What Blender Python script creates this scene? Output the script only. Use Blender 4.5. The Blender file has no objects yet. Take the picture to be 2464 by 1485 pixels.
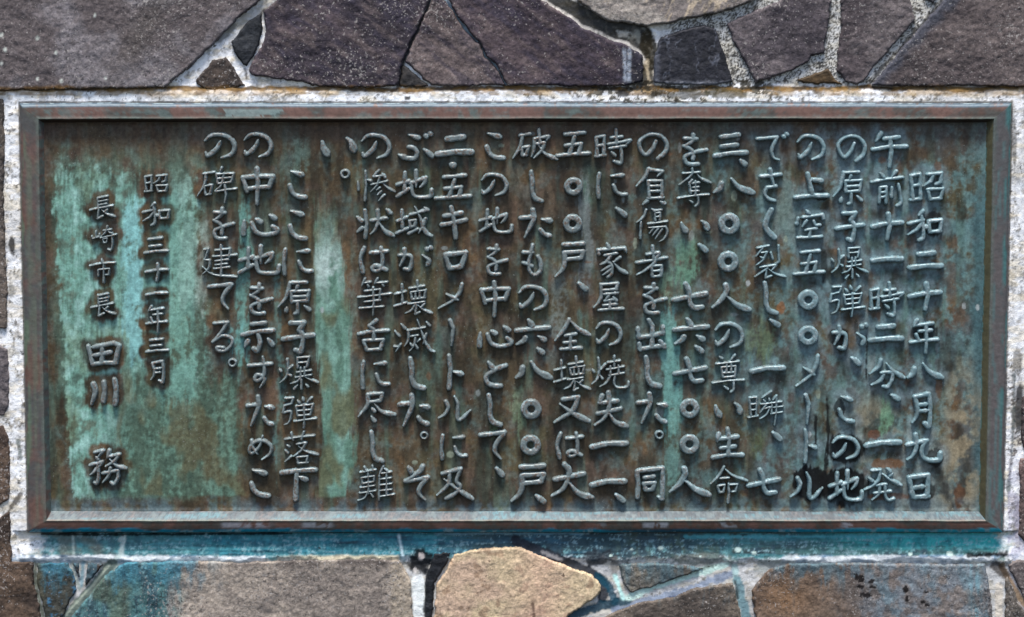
import bpy, math
import numpy as np

# ------------------------------------------------------------------ camera, sky, sun, exposure
scene = bpy.context.scene
COL = scene.collection
S = 0.0005                       # metres on the wall per unit of the survey drawing (2464 x 1485)
DIST, PITCH = 3.5, math.radians(7.0)
FPX = DIST / S
CY, CZ = -DIST * math.cos(PITCH), DIST * math.sin(PITCH)

cam_d = bpy.data.cameras.new('camera')
cam = bpy.data.objects.new('camera', cam_d)
COL.objects.link(cam)
cam.location = (0, CY, CZ)
cam.rotation_euler = (math.pi / 2 - PITCH, 0, 0)
cam_d.sensor_width = 36.0
cam_d.lens = 36.0 * FPX / 2464.0
cam_d.clip_start, cam_d.clip_end = 0.05, 100.0
scene.camera = cam

SUN_EL, SUN_AZ = math.radians(72), math.radians(187)   # azimuth: 180 = straight in front of the wall
world = bpy.data.worlds.new('World')
scene.world = world
world.use_nodes = True
wn = world.node_tree
sky = wn.nodes.new('ShaderNodeTexSky')
sky.sky_type = 'NISHITA'
sky.sun_disc = False
sky.sun_elevation = SUN_EL
sky.sun_rotation = SUN_AZ
sky.dust_density = 2.0
sky.air_density = 1.0
sky.ozone_density = 1.0
wn.nodes['Background'].inputs['Strength'].default_value = 0.11
wn.links.new(sky.outputs['Color'], wn.nodes['Background'].inputs['Color'])

sun_d = bpy.data.lights.new('sun', 'SUN')
sun_d.energy = 3.2
sun_d.angle = math.radians(18)
sun_d.color = (1.0, 0.97, 0.92)
sun = bpy.data.objects.new('sun', sun_d)
COL.objects.link(sun)
sun.location = (0.3, -3, 4)
sdir = np.array([math.sin(SUN_AZ) * math.cos(SUN_EL), math.cos(SUN_AZ) * math.cos(SUN_EL), math.sin(SUN_EL)])
from mathutils import Vector
sun.rotation_euler = Vector(sdir.tolist()).to_track_quat('Z', 'Y').to_euler()

vs = scene.view_settings
vs.view_transform = 'Standard'
vs.look = 'None'
vs.exposure = 0.95
vs.gamma = 1.0
vs.use_curve_mapping = False

# ------------------------------------------------------------------ survey drawing <-> wall
SP, CP = math.sin(PITCH), math.cos(PITCH)

def at(px, py, d=0.0):
    """point on the plane d metres in front of the wall; returns X, Z in millimetres"""
    px = np.asarray(px, float); py = np.asarray(py, float)
    a = (px - 1232.0) / FPX
    b = -(py - 742.5) / FPX
    dy = CP + b * SP
    dz = -SP + b * CP
    t = (-d - CY) / dy
    return 1000 * a * t, 1000 * (CZ + dz * t)

def px_of(X, Z, d=0.0):
    x = X / 1000.0; y = -d; z = Z / 1000.0 - CZ
    yy = y - CY
    f = yy * CP - z * SP
    u = yy * SP + z * CP
    return 1232.0 + FPX * x / f, 742.5 - FPX * u / f

# ------------------------------------------------------------------ noise
def _hash(ix, iy, seed):
    n = (ix.astype(np.int64) * 374761393 + iy.astype(np.int64) * 668265263 + seed * 1442695041) & 0xFFFFFFFF
    n = ((n ^ (n >> 13)) * 1274126177) & 0xFFFFFFFF
    n = ((n ^ (n >> 16)) * 2246822519) & 0xFFFFFFFF
    return ((n ^ (n >> 15)) & 0xFFFFFF) / float(0xFFFFFF)

def vnoise(x, y, seed=0):
    ix = np.floor(x); iy = np.floor(y)
    fx = x - ix; fy = y - iy
    fx = fx * fx * (3 - 2 * fx); fy = fy * fy * (3 - 2 * fy)
    a = _hash(ix, iy, seed); b = _hash(ix + 1, iy, seed)
    c = _hash(ix, iy + 1, seed); d = _hash(ix + 1, iy + 1, seed)
    return (a + (b - a) * fx) * (1 - fy) + (c + (d - c) * fx) * fy

def fbm(x, y, seed=0, oct=4, gain=0.55):
    s = 0.0; amp = 1.0; tot = 0.0
    for k in range(oct):
        ca, sa = math.cos(0.5 + k), math.sin(0.5 + k)
        s = s + amp * vnoise((x * ca - y * sa) * 2 ** k + 17.3 * k, (x * sa + y * ca) * 2 ** k - 9.1 * k, seed + k * 31)
        tot += amp; amp *= gain
    return s / tot                         # about 0..1, mean 0.5

def sfbm(x, y, seed=0, oct=4, gain=0.6):   # not rotated: keeps streaks along y
    s = 0.0; amp = 1.0; tot = 0.0
    for k in range(oct):
        s = s + amp * vnoise(x * 2 ** k + 17.3 * k, y * 2 ** k - 9.1 * k, seed + k * 31)
        tot += amp; amp *= gain
    return s / tot

def sstep(a, b, x):
    t = np.clip((x - a) / (b - a), 0, 1)
    return t * t * (3 - 2 * t)

def lin(r, g, b):
    c = np.array([r, g, b], float) / 255.0
    return np.where(c <= 0.04045, c / 12.92, ((c + 0.055) / 1.055) ** 2.4)

def mix(c, col, m):
    return c + (np.asarray(col) - c) * m[..., None]

def dist_line(X, Y, pts):
    d = np.full(X.shape, 1e9)
    for (x0, y0), (x1, y1) in zip(pts[:-1], pts[1:]):
        vx, vy = x1 - x0, y1 - y0
        L = max(vx * vx + vy * vy, 1e-9)
        t = np.clip(((X - x0) * vx + (Y - y0) * vy) / L, 0, 1)
        d = np.minimum(d, np.hypot(X - x0 - t * vx, Y - y0 - t * vy))
    return d

def sdf_poly(X, Y, P):
    d = np.full(X.shape, 1e9); ins = np.zeros(X.shape, bool)
    n = len(P)
    for i in range(n):
        x0, y0 = P[i]; x1, y1 = P[(i + 1) % n]
        vx, vy = x1 - x0, y1 - y0
        L = max(vx * vx + vy * vy, 1e-9)
        t = np.clip(((X - x0) * vx + (Y - y0) * vy) / L, 0, 1)
        d = np.minimum(d, np.hypot(X - x0 - t * vx, Y - y0 - t * vy))
        if y0 != y1:
            c = ((y0 > Y) != (y1 > Y)) & (X < (x1 - x0) * (Y - y0) / (y1 - y0) + x0)
            ins ^= c
    return np.where(ins, -d, d)

def poly(s):
    v = [float(t) for t in s.replace(',', ' ').split()]
    return list(zip(v[0::2], v[1::2]))

# ------------------------------------------------------------------ mesh helpers
def link(o, parent=None):
    COL.objects.link(o)
    if parent is not None:
        o.parent = parent
    return o

def raw_mesh(name, V, F, color=None, mat=None, parent=None, extra=None):
    """V (n,3) metres, F (m,4) quads"""
    me = bpy.data.meshes.new(name)
    n, m = len(V), len(F)
    me.vertices.add(n)
    me.vertices.foreach_set('co', np.ascontiguousarray(V, np.float32).ravel())
    me.loops.add(m * 4)
    me.loops.foreach_set('vertex_index', np.ascontiguousarray(F, np.int32).ravel())
    me.polygons.add(m)
    me.polygons.foreach_set('loop_start', np.arange(0, m * 4, 4, dtype=np.int32))
    me.polygons.foreach_set('loop_total', np.full(m, 4, np.int32))
    me.update(calc_edges=True)
    me.polygons.foreach_set('use_smooth', np.ones(m, bool))
    if color is not None:
        ca = me.color_attributes.new('tint', 'FLOAT_COLOR', 'POINT')
        rgba = np.ones((n, 4), np.float32); rgba[:, :color.shape[1]] = color
        ca.data.foreach_set('color', rgba.ravel())
    me.validate()
    o = bpy.data.objects.new(name, me)
    if mat:
        me.materials.append(mat)
    return link(o, parent)

def grid_quads(keep):
    """keep: (ny,nx) bool for vertices; quads with all four corners kept. rows go up (+Z)"""
    ny, nx = keep.shape
    idx = np.arange(ny * nx).reshape(ny, nx)
    q = keep[:-1, :-1] & keep[1:, :-1] & keep[:-1, 1:] & keep[1:, 1:]
    f = np.stack([idx[:-1, :-1][q], idx[:-1, 1:][q], idx[1:, 1:][q], idx[1:, :-1][q]], 1)
    used = np.unique(f)
    remap = np.full(ny * nx, -1); remap[used] = np.arange(len(used))
    return used, remap[f]

def mesh_grid(x0, x1, z0, z1, step):
    xs = np.arange(x0, x1 + step, step); zs = np.arange(z0, z1 + step, step)
    return np.meshgrid(xs, zs)

def empty(name, loc, label, cat):
    o = bpy.data.objects.new(name, None)
    o.location = loc
    o.empty_display_size = 0.1
    link(o)
    o['label'] = label
    o['category'] = cat
    return o

# ------------------------------------------------------------------ materials
def nodes_of(name):
    m = bpy.data.materials.new(name)
    m.use_nodes = True
    return m, m.node_tree.nodes, m.node_tree.links

def tint_material(name, rough, spec, metal, var, vscale, bumps, speck=None, dark=None, rvar=0.1, coat=0.0):
    """tint attribute x fine procedural variation; bumps = [(scale, detail, strength, dist)]"""
    m, N, L = nodes_of(name)
    b = N['Principled BSDF']
    at_ = N.new('ShaderNodeAttribute'); at_.attribute_name = 'tint'
    tc = N.new('ShaderNodeTexCoord')
    col = at_.outputs['Color']
    ns = N.new('ShaderNodeTexNoise'); ns.inputs['Scale'].default_value = vscale
    ns.inputs['Detail'].default_value = 5; ns.inputs['Roughness'].default_value = 0.7
    L.new(tc.outputs['Object'], ns.inputs['Vector'])
    mr = N.new('ShaderNodeMapRange'); mr.inputs['From Min'].default_value = 0.25; mr.inputs['From Max'].default_value = 0.75
    mr.inputs['To Min'].default_value = 1 - var; mr.inputs['To Max'].default_value = 1 + var
    L.new(ns.outputs['Fac'], mr.inputs['Value'])
    mu = N.new('ShaderNodeVectorMath'); mu.operation = 'SCALE'
    L.new(col, mu.inputs[0]); L.new(mr.outputs['Result'], mu.inputs['Scale'])
    col = mu.outputs['Vector']
    for sp in (speck or []):
        scale, thr, colr, fac, seed = sp
        vo = N.new('ShaderNodeTexNoise'); vo.noise_dimensions = '4D'
        vo.inputs['Scale'].default_value = scale; vo.inputs['W'].default_value = seed
        vo.inputs['Detail'].default_value = 2.0; vo.inputs['Roughness'].default_value = 0.6
        L.new(tc.outputs['Object'], vo.inputs['Vector'])
        r = N.new('ShaderNodeMapRange'); r.inputs['From Min'].default_value = thr; r.inputs['From Max'].default_value = thr + 0.06
        r.inputs['To Max'].default_value = fac
        pa = N.new('ShaderNodeTexNoise'); pa.inputs['Scale'].default_value = 14; pa.inputs['Detail'].default_value = 3
        L.new(tc.outputs['Object'], pa.inputs['Vector'])
        am = N.new('ShaderNodeMath'); am.operation = 'MULTIPLY_ADD'
        am.inputs[1].default_value = 0.34; L.new(pa.outputs['Fac'], am.inputs[0])
        ad = N.new('ShaderNodeMath'); ad.operation = 'SUBTRACT'; ad.inputs[1].default_value = 0.17
        L.new(vo.outputs['Fac'], ad.inputs[0]); L.new(ad.outputs['Value'], am.inputs[2])
        L.new(am.outputs['Value'], r.inputs['Value'])
        mx = N.new('ShaderNodeMix'); mx.data_type = 'RGBA'
        L.new(r.outputs['Result'], mx.inputs['Factor'])
        L.new(col, mx.inputs['A'])
        mx.inputs['B'].default_value = (*colr, 1)
        col = mx.outputs['Result']
    L.new(col, b.inputs['Base Color'])
    b.inputs['Metallic'].default_value = metal
    b.inputs['Specular IOR Level'].default_value = spec
    rr = N.new('ShaderNodeMapRange'); rr.inputs['To Min'].default_value = rough - rvar; rr.inputs['To Max'].default_value = rough + rvar
    L.new(ns.outputs['Fac'], rr.inputs['Value']); L.new(rr.outputs['Result'], b.inputs['Roughness'])
    prev = None
    for sc, det, st, dist in bumps:
        nb = N.new('ShaderNodeTexNoise'); nb.inputs['Scale'].default_value = sc; nb.inputs['Detail'].default_value = det
        nb.inputs['Roughness'].default_value = 0.65
        L.new(tc.outputs['Object'], nb.inputs['Vector'])
        bu = N.new('ShaderNodeBump'); bu.inputs['Strength'].default_value = st; bu.inputs['Distance'].default_value = dist
        L.new(nb.outputs['Fac'], bu.inputs['Height'])
        if prev: L.new(prev, bu.inputs['Normal'])
        prev = bu.outputs['Normal']
    if prev: L.new(prev, b.inputs['Normal'])
    return m

M_STONE = tint_material('weathered_stone', 0.8, 0.15, 0, 0.35, 190, [(150, 6, 0.32, 0.003), (480, 4, 0.55, 0.0014)],
                        speck=[(320, 0.62, (0.36, 0.33, 0.31), 0.7, 1.0), (150, 0.66, (0.32, 0.29, 0.27), 0.5, 8.0), (260, 0.62, (0.02, 0.018, 0.02), 0.6, 5.0)])
M_TAN = tint_material('tan_stone', 0.85, 0.12, 0, 0.18, 160, [(150, 6, 0.4, 0.003), (450, 4, 0.4, 0.0015)],
                      speck=[(230, 0.67, (0.06, 0.04, 0.03), 0.8, 3.0)])
M_DARK = tint_material('smooth_dark_stone', 0.6, 0.25, 0, 0.4, 120, [(110, 6, 0.5, 0.004), (400, 3, 0.3, 0.001)])
M_MORTAR = tint_material('weathered_mortar', 0.9, 0.1, 0, 0.22, 170, [(160, 6, 0.32, 0.003), (500, 4, 0.4, 0.0012)],
                         speck=[(210, 0.68, (0.05, 0.045, 0.04), 0.7, 2.0)])
M_PLATE = tint_material('patinated_bronze', 0.55, 0.22, 0.0, 0.34, 240, [(300, 5, 0.35, 0.0008), (60, 3, 0.2, 0.002)],
                        speck=[(380, 0.68, (0.30, 0.33, 0.30), 0.35, 4.0)])
M_FRAME = tint_material('brown_bronze', 0.45, 0.3, 0.1, 0.25, 200, [(250, 5, 0.25, 0.0008)])
M_LETTER = tint_material('worn_bronze_letters', 0.32, 0.5, 0.1, 0.2, 260, [(330, 3, 0.22, 0.0006)])

# ------------------------------------------------------------------ raised characters (strokes)
# crop origins of the survey, scale 0.5118 source px -> 0.3079 drawing units
CR = {'A1': (3300, 500), 'A2': (3300, 1260), 'B1': (2820, 500), 'B2': (2820, 1260), 'C1': (2360, 500), 'C2': (2360, 1260),
      'D1': (1880, 500), 'D2': (1880, 1260), 'E1': (1400, 500), 'E2': (1400, 1260), 'F1': (1000, 500), 'F2': (1000, 1260),
      'G1': (750, 500), 'G2': (750, 1260), 'H1': (300, 660), 'H2': (300, 1300)}
def crop(c, x, y):
    ox, oy = CR[c]
    return (ox + x * 500 / 977.0) / 1.66234, (oy + y * 760 / 1485.0) / 1.66234

# strokes: h pressed, p falling to a point, d dot, n swelling; capitals are curved
GLYPH = {
'午': '13|p 440 65 402 130;h 462 112 580 97;h 375 195 500 172 640 172;v 512 125 520 210 507 330',
'ノ': '12|H 230 145 200 215 152 255 115 210 108 150 150 105 210 88 270 105 312 165 300 235 245 285',
'の': '12|T 150 110 125 170 70 220 55 195;T 50 110 90 70 150 65 210 90 240 150 220 210 155 238',
'前': '11|d 435 380 460 410;p 560 365 525 405;h 365 450 480 425 610 412;h 432 490 425 610;h 432 490 480 485 478 610;h 440 530 475 525;h 438 568 475 562;h 525 490 522 565;H 575 465 592 560 595 610 565 635',
'原': '11|h 150 375 265 370;P 150 375 132 450 115 500 65 565;p 205 395 190 430;h 160 440 165 525;h 160 440 285 435 270 515;h 165 483 270 478;h 165 525 270 515;h 205 530 205 610 185 620;d 130 570 125 600;d 250 555 285 590',
'子': '13|h 145 695 240 690 205 745;H 205 745 230 790 225 860 210 905 180 895;h 90 815 200 795 300 785',
'爆': '10|d 228 425 240 445;p 330 400 300 428;P 290 350 295 430 280 490 230 535;n 290 460 320 480;h 370 335 372 415;h 370 335 462 330 442 408;h 380 375 445 370;h 365 450 475 435;h 395 412 395 478;h 425 410 425 470;h 355 490 475 470;P 400 480 370 520 315 540;N 420 480 465 505 530 532;h 400 505 400 580;d 370 550 345 580;d 435 545 452 565',
'弾': '10|h 275 655 338 650 325 690;h 325 695 268 712 258 765;P 258 768 315 755 318 800 300 845 265 862;d 370 670 385 690;d 408 645 415 670;p 480 650 445 685;h 360 715 370 790;h 360 715 490 700 470 780;h 372 752 470 742;h 370 790 470 780;h 345 835 430 820 515 812;v 420 700 425 800 418 885',
'時': '11|h 50 100 58 245;h 50 100 112 88 108 235;h 58 165 108 158;h 45 248 118 238;h 205 40 208 150;h 165 102 250 92;h 145 152 215 140 315 122;p 315 122 275 160;h 152 185 280 165;H 242 165 248 240 240 300 190 285;d 168 212 195 240',
'昭': '12|h 675 405 690 585;h 675 400 745 385 748 575;h 690 480 745 470;h 672 590 750 578;h 805 390 915 378 905 450 870 465;p 845 400 830 440 775 480;h 805 510 825 585;h 800 505 925 500 905 575;h 822 583 910 575',
'和': '12|p 770 675 735 710;h 655 775 770 745;H 755 710 770 800 768 880 735 905;p 755 770 720 820 650 860;n 775 785 795 805;h 815 755 820 835;h 815 755 915 745 900 830;h 820 838 905 830',
'二': '15|h 735 1015 855 1003;h 665 1120 800 1103 915 1105',
'十': '14|h 665 1345 780 1320 905 1312;v 795 1245 805 1340 785 1445',
'一': '15|h 375 1064 480 1050 600 1050',
'年': '12|p 725 45 695 95;h 705 85 845 68;h 740 130 835 120;h 715 155 735 205;h 670 218 780 200 885 195;v 790 80 795 200 790 300',
'八': '14|P 700 425 690 465 650 495;N 770 385 820 450 920 495',
'月': '13|P 705 645 725 740 715 800 685 845;h 705 645 815 620;H 815 620 825 720 820 840 810 875 780 850;h 740 705 790 700;h 740 755 790 750',
'九': '13|h 645 1020 800 985;P 710 940 715 1030 690 1100 645 1135;H 795 985 760 1040 765 1110 820 1140 895 1135 905 1085',
'日': '14|h 660 1275 690 1425;h 660 1275 810 1255 800 1420;h 700 1355 765 1345;h 690 1428 810 1420',
'分': '12|P 440 355 420 410 350 465;N 485 385 530 440 620 495;h 440 455 535 445;P 460 470 430 520 365 550;H 530 445 525 510 490 565 455 560',
'、': '14|d 520 630 575 662',
'発': '11|h 370 1220 435 1215;P 435 1215 420 1290 370 1340 310 1370;d 345 1278 372 1300;d 488 1205 512 1228;d 530 1240 512 1262;N 450 1245 510 1290 600 1335;h 405 1335 480 1325;h 385 1395 515 1380;P 430 1330 420 1400 370 1450;H 470 1330 475 1420 500 1450 540 1440',
'が': '12|H 385 1020 430 1018 472 1030 480 1070 465 1130 425 1128;P 425 975 425 1030 390 1105;N 565 1020 615 1060 602 1100;d 598 965 602 978;d 626 955 632 967',
'こ': '13|n 320 365 410 395;H 310 475 330 530 370 560 430 570',
'地': '12|h 365 470 460 440;h 430 375 425 525;h 365 562 460 500;h 470 460 592 415;P 592 415 580 455 545 490;p 515 360 515 490;H 480 450 485 520 510 560 580 567 630 557 637 510',
'上': '13|h 805 385 838 540;h 845 430 915 440;h 705 570 830 555 960 555',
'空': '11|d 795 670 815 695;h 730 730 720 780;h 765 725 920 705 930 735;p 795 750 760 800;H 850 750 865 785 900 785;h 785 825 875 810;h 825 820 815 880;h 725 885 915 875',
'五': '12|h 755 1000 895 985;h 825 1015 790 1150;h 760 1090 870 1075 855 1150;h 700 1170 820 1158 930 1150',
'〇': '16|O 808 1370 54',
'で': '12|h 410 110 565 98;P 565 98 535 160 522 210 540 260 582 275;d 608 85 622 97;d 632 65 645 77',
'さ': '12|h 435 405 595 390;p 510 350 525 420 540 475;h 490 490 555 480;H 485 490 470 540 500 580 545 595',
'く': '15|H 520 665 490 730 475 790 500 840 545 885',
'裂': '10|h 410 965 500 945;p 450 965 400 1030;h 440 1000 485 995;P 485 995 450 1060 400 1100;d 430 1030 455 1045;h 515 1000 530 1050;h 575 945 580 1070 560 1085;h 430 1115 560 1095;p 490 1120 390 1190;h 480 1140 475 1200 520 1180;p 555 1100 520 1140;N 500 1130 560 1170 630 1190',
'し': '13|H 470 1235 480 1320 480 1400 505 1455 560 1475',
'三': '14|h 125 95 265 78;h 130 170 250 158;h 80 245 200 222 325 220',
'人': '14|P 165 1255 170 1300 130 1370 60 1430;N 170 1340 250 1410 350 1450',
'メ': '12|P 885 325 870 400 820 480 715 560;n 770 415 855 470',
'ー': '12|p 790 630 812 700 800 855',
'ト': '12|h 785 905 795 1000 785 1155;n 815 1025 870 1045',
'ル': '12|P 725 1280 745 1330 720 1390 670 1425;T 795 1235 820 1300 818 1420 850 1432 920 1355',
'瞬': '9|h 350 655 360 790;h 350 650 405 645 400 790;h 362 700 400 695;h 362 745 400 740;h 340 805 412 790;p 520 600 440 655;d 455 660 470 680;d 500 650 505 670;p 560 635 530 670;h 440 700 600 680;p 480 700 430 770;h 460 735 510 722;P 510 722 480 780 430 815;h 525 705 520 770;h 540 725 610 715;h 515 775 605 760;v 560 650 558 760 545 865',
'七': '14|h 340 1340 450 1315 580 1290;H 430 1215 455 1280 460 1350 490 1395 550 1390',
'尊': '10|d 115 330 135 345;p 235 315 200 360;h 90 385 180 375 265 365;h 130 410 140 490;h 130 410 240 400 232 490;h 172 380 168 440;h 205 380 205 440;h 140 455 230 450;h 140 490 235 480;h 60 535 180 515 305 510;H 225 515 225 580 205 605;d 152 560 178 582',
'い': '14|N 85 715 95 755 120 795;N 235 695 265 725 278 770',
'生': '13|p 110 935 98 995;h 115 975 255 955;h 125 1045 235 1030;h 60 1120 180 1095 295 1100;h 178 895 190 980 180 1100',
'命': '10|P 150 1190 110 1260 45 1325;N 160 1210 220 1260 330 1300;h 120 1280 190 1275;h 100 1345 115 1390;h 100 1340 155 1330 145 1385 115 1392;h 185 1320 190 1400 180 1470;h 190 1330 255 1325 240 1380 215 1385',
'を': '12|h 210 685 290 690;P 270 655 262 705 205 748;H 205 748 240 765 268 800 265 850;H 355 775 280 795 215 825 215 870 245 890 300 888',
'奪': '10|h 730 380 860 370;P 800 340 795 390 700 470;N 825 370 870 420 945 455;h 778 450 790 540;p 798 430 770 470;h 800 458 855 450;h 805 490 850 485;h 795 520 850 515;h 825 440 825 545;h 690 575 800 555 930 545;H 845 550 847 610 825 638;d 778 590 800 607',
'負': '11|P 460 345 430 410 365 480;h 460 350 565 365;p 565 365 525 405;h 455 440 465 565;h 455 440 562 438 562 575;h 470 480 540 478;h 470 520 540 518;h 455 575 570 570;p 450 595 415 625;d 550 598 582 617',
'傷': '10|P 440 665 420 720 365 765;h 400 760 395 890;d 485 660 510 680;h 495 672 560 665;h 508 690 512 750;h 508 690 550 685 545 745;h 510 720 540 717;h 455 775 530 765 605 755;h 460 805 590 795;P 590 795 605 840 580 890 540 915;p 500 805 465 850;p 535 810 485 872;p 565 815 510 892',
'者': '11|h 445 1015 540 1000;h 490 950 500 1060;h 365 1080 480 1060 600 1040;P 540 1005 500 1080 430 1140 365 1175;h 480 1110 490 1185;h 480 1105 560 1100 555 1180;h 490 1145 550 1140;h 490 1188 555 1180',
'に': '12|H 105 370 95 470 100 575;n 190 388 280 380;H 205 465 225 520 260 545 300 545',
'家': '11|d 135 930 150 965;h 65 980 70 1015;h 75 980 270 965;p 270 965 285 1000;h 115 1020 210 1005;P 160 1025 130 1070 80 1095;H 130 1065 170 1100 170 1160 140 1190;p 165 1100 88 1145;p 168 1130 100 1175;p 235 1035 185 1075;N 180 1070 230 1130 290 1165',
'屋': '11|h 85 1250 215 1240 205 1290;h 95 1295 210 1285;P 85 1250 90 1330 70 1390 30 1430;h 110 1325 215 1315;p 150 1330 118 1375;h 115 1378 195 1365;d 180 1345 205 1375;h 105 1412 205 1402;h 155 1380 155 1440;h 70 1450 165 1440 260 1440',
'失': '13|p 95 635 70 700;h 75 692 215 675;h 60 775 150 755 240 735;P 145 610 150 720 110 810 40 865;N 150 770 200 840 290 875',
'焼': '10|d 20 430 32 450;h 65 340 75 430;P 75 430 60 500 15 545;p 120 390 85 430;n 75 470 100 505;h 140 375 235 360;h 190 325 190 400;h 130 430 265 405;h 160 400 160 468;h 222 395 225 460;h 150 475 265 455;P 160 480 130 530 75 565;H 195 475 190 540 220 570 290 565 302 530',
'大': '14|h 660 1290 770 1270 890 1245;P 740 1175 775 1220 760 1300 720 1370 640 1420;N 770 1310 850 1400 955 1430',
'出': '13|h 375 110 385 180;h 385 180 490 165 570 145;h 570 95 570 150;h 460 40 490 90 485 255;h 385 225 395 275;h 395 268 490 255 580 240;h 548 205 582 255',
'た': '13|h 375 690 475 680;P 465 620 470 690 440 770 405 850;n 530 700 598 712;H 520 790 550 825 590 840',
'。': '9|O 543 940 26',
'同': '13|h 370 1225 378 1330 372 1430;h 385 1222 570 1200 565 1440;p 565 1440 530 1425;h 425 1275 500 1265;h 425 1320 435 1365;h 425 1320 505 1315 490 1365;h 435 1372 490 1365',
'六': '14|d 760 35 790 80;h 660 120 790 105 920 95;P 735 172 720 200 665 230;n 835 165 890 198',
'破': '11|h 390 85 470 70;P 412 85 390 180 335 265;h 405 180 410 240;h 405 180 462 170 435 235;h 410 242 440 235;h 505 110 615 90;p 615 90 600 120;P 505 110 500 190 480 250;h 538 35 548 140;h 510 150 580 140;P 580 140 560 200 500 260;N 535 160 590 230 680 270',
'戸': '13|h 730 940 885 930;h 740 1000 885 990 870 1040;h 745 1055 870 1042;P 740 1000 740 1080 720 1140 670 1190',
'も': '12|H 490 940 475 1010 460 1080 470 1150 510 1175 550 1140 552 1080 530 1030;h 415 1000 488 1000;h 415 1080 485 1105',
'中': '13|h 430 412 465 520;h 430 415 540 402 665 405 635 490;h 465 502 550 490 630 485;v 540 345 550 450 540 620',
'心': '13|d 440 755 436 855;H 500 770 530 835 600 862 680 848 698 825 665 795;d 535 740 570 762;d 640 708 682 735',
'全': '12|P 775 40 740 110 665 205;N 775 40 850 115 935 160;h 745 165 830 150;h 735 220 825 210;h 785 160 785 270;h 710 272 790 262 870 262',
'壊': '10|h 350 1325 435 1305;h 405 1250 410 1395;h 345 1420 440 1390;h 465 1280 580 1260;h 525 1220 530 1300;h 475 1310 485 1360;h 475 1308 590 1292 580 1350;h 510 1310 512 1355;h 545 1305 545 1350;h 485 1365 585 1352;h 455 1402 580 1382;P 510 1400 480 1450 430 1475;h 520 1410 510 1482 545 1465;p 580 1400 550 1430;N 530 1410 580 1450 640 1475',
'又': '13|h 725 665 845 645;P 845 645 800 750 660 845;N 705 700 800 770 930 835',
'は': '12|H 710 930 682 1020 700 1120;h 755 970 880 955;H 830 930 840 1000 835 1080 790 1107 765 1085 800 1065 870 1100',
'と': '13|d 145 375 190 435;H 280 400 200 430 130 480 135 530 180 555 240 560',
'て': '13|h 80 945 270 920;P 270 920 210 1000 195 1070 240 1130',
'・': '17|h 798 315 806 317',
'キ': '13|h 735 715 870 690;h 715 785 905 745;h 790 645 815 760 825 885',
'ロ': '14|h 745 1020 775 1120;h 745 1018 905 1000 870 1110;h 775 1125 870 1110',
'及': '12|h 720 1245 865 1205;P 780 1235 765 1330 680 1415;H 862 1208 832 1300 862 1345 820 1400 750 1440;N 735 1285 830 1360 960 1445',
'ぶ': '13|n 460 80 540 105;H 460 175 500 185 522 220 505 262 440 262;n 380 235 430 258;d 580 195 640 245;d 588 83 596 92;d 622 66 630 74',
'域': '11|h 370 755 440 725;h 405 670 410 805;h 360 850 450 810;h 470 705 600 665;N 505 640 545 720 570 800 600 850 638 872;p 590 735 565 805 535 848;h 465 755 475 800;h 465 752 512 745 505 790;h 475 800 505 790;h 455 852 530 815;d 582 648 606 668',
'滅': '10|d 400 75 430 110;d 352 130 385 170;p 345 250 385 250 ;p 395 232 355 292;h 450 125 585 100;P 455 130 455 200 425 250;h 475 170 530 160;d 470 222 482 242;P 510 180 500 240 465 285;n 508 225 528 268;p 545 195 525 215;N 525 40 555 120 590 220 625 275 660 292;p 595 150 570 232;d 597 58 622 88',
'そ': '13|d 455 1195 478 1230;P 570 1185 540 1230 430 1305;h 430 1305 605 1275;P 605 1275 550 1340 540 1400 588 1450',
'惨': '10|d 60 445 66 512;h 120 365 125 480 115 595;n 132 430 165 440;p 225 355 185 402;h 185 405 265 395;d 250 382 272 410;h 165 468 290 440;P 230 410 210 470 160 525;N 250 450 290 490 350 525;p 235 490 205 512;p 242 520 212 550;p 268 550 220 597',
'状': '12|d 55 722 90 755;p 95 805 55 842;h 115 670 130 780 118 885;h 165 750 285 730;P 215 670 220 750 195 820 160 855;N 225 760 270 830 340 870;d 285 662 316 692',
'筆': '10|p 115 1205 90 1265;h 105 1235 160 1230;d 135 1245 145 1265;p 215 1200 190 1245;h 205 1235 290 1230;d 250 1240 260 1260;h 115 1300 235 1285 230 1370;h 60 1350 190 1335 320 1320;h 110 1385 235 1370;h 75 1435 180 1425 260 1420;v 180 1275 185 1380 178 1490',
'舌': '12|p 205 45 145 92;h 65 155 170 130 300 125;h 150 88 185 115 185 190;h 105 205 130 275;h 105 202 260 195 235 270;h 130 278 240 270',
'尽': '12|h 140 625 250 615 240 665;h 140 685 240 670;P 140 625 135 710 65 800;N 190 695 250 760 350 785;d 172 732 190 755;d 168 798 190 832',
'難': '9|h 80 1235 200 1210;h 110 1190 125 1222;h 175 1180 180 1222;h 88 1275 98 1320;h 90 1275 190 1260 185 1305 95 1320;h 140 1220 145 1400;h 80 1352 190 1335;h 75 1395 200 1375;P 140 1380 115 1430 60 1455;d 160 1395 180 1425;p 260 1185 220 1270;h 230 1255 225 1450;h 245 1240 320 1230;h 240 1285 320 1275;h 240 1330 325 1320;h 240 1375 325 1365;h 235 1420 345 1405;h 285 1240 285 1410;d 268 1203 292 1225',
'下': '14|h 245 1240 370 1220 510 1215;h 365 1235 360 1330 355 1445;n 380 1265 440 1292',
'落': '10|h 270 975 390 955 500 945;h 320 925 335 980;h 420 915 400 975;d 288 1018 306 1032;d 273 1060 292 1080;p 320 1110 270 1152;h 365 1012 435 1000;P 435 1000 400 1060 340 1110;N 380 1030 440 1070 530 1095;h 365 1115 375 1165;h 365 1115 450 1105 440 1155;h 375 1162 450 1155',
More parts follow.
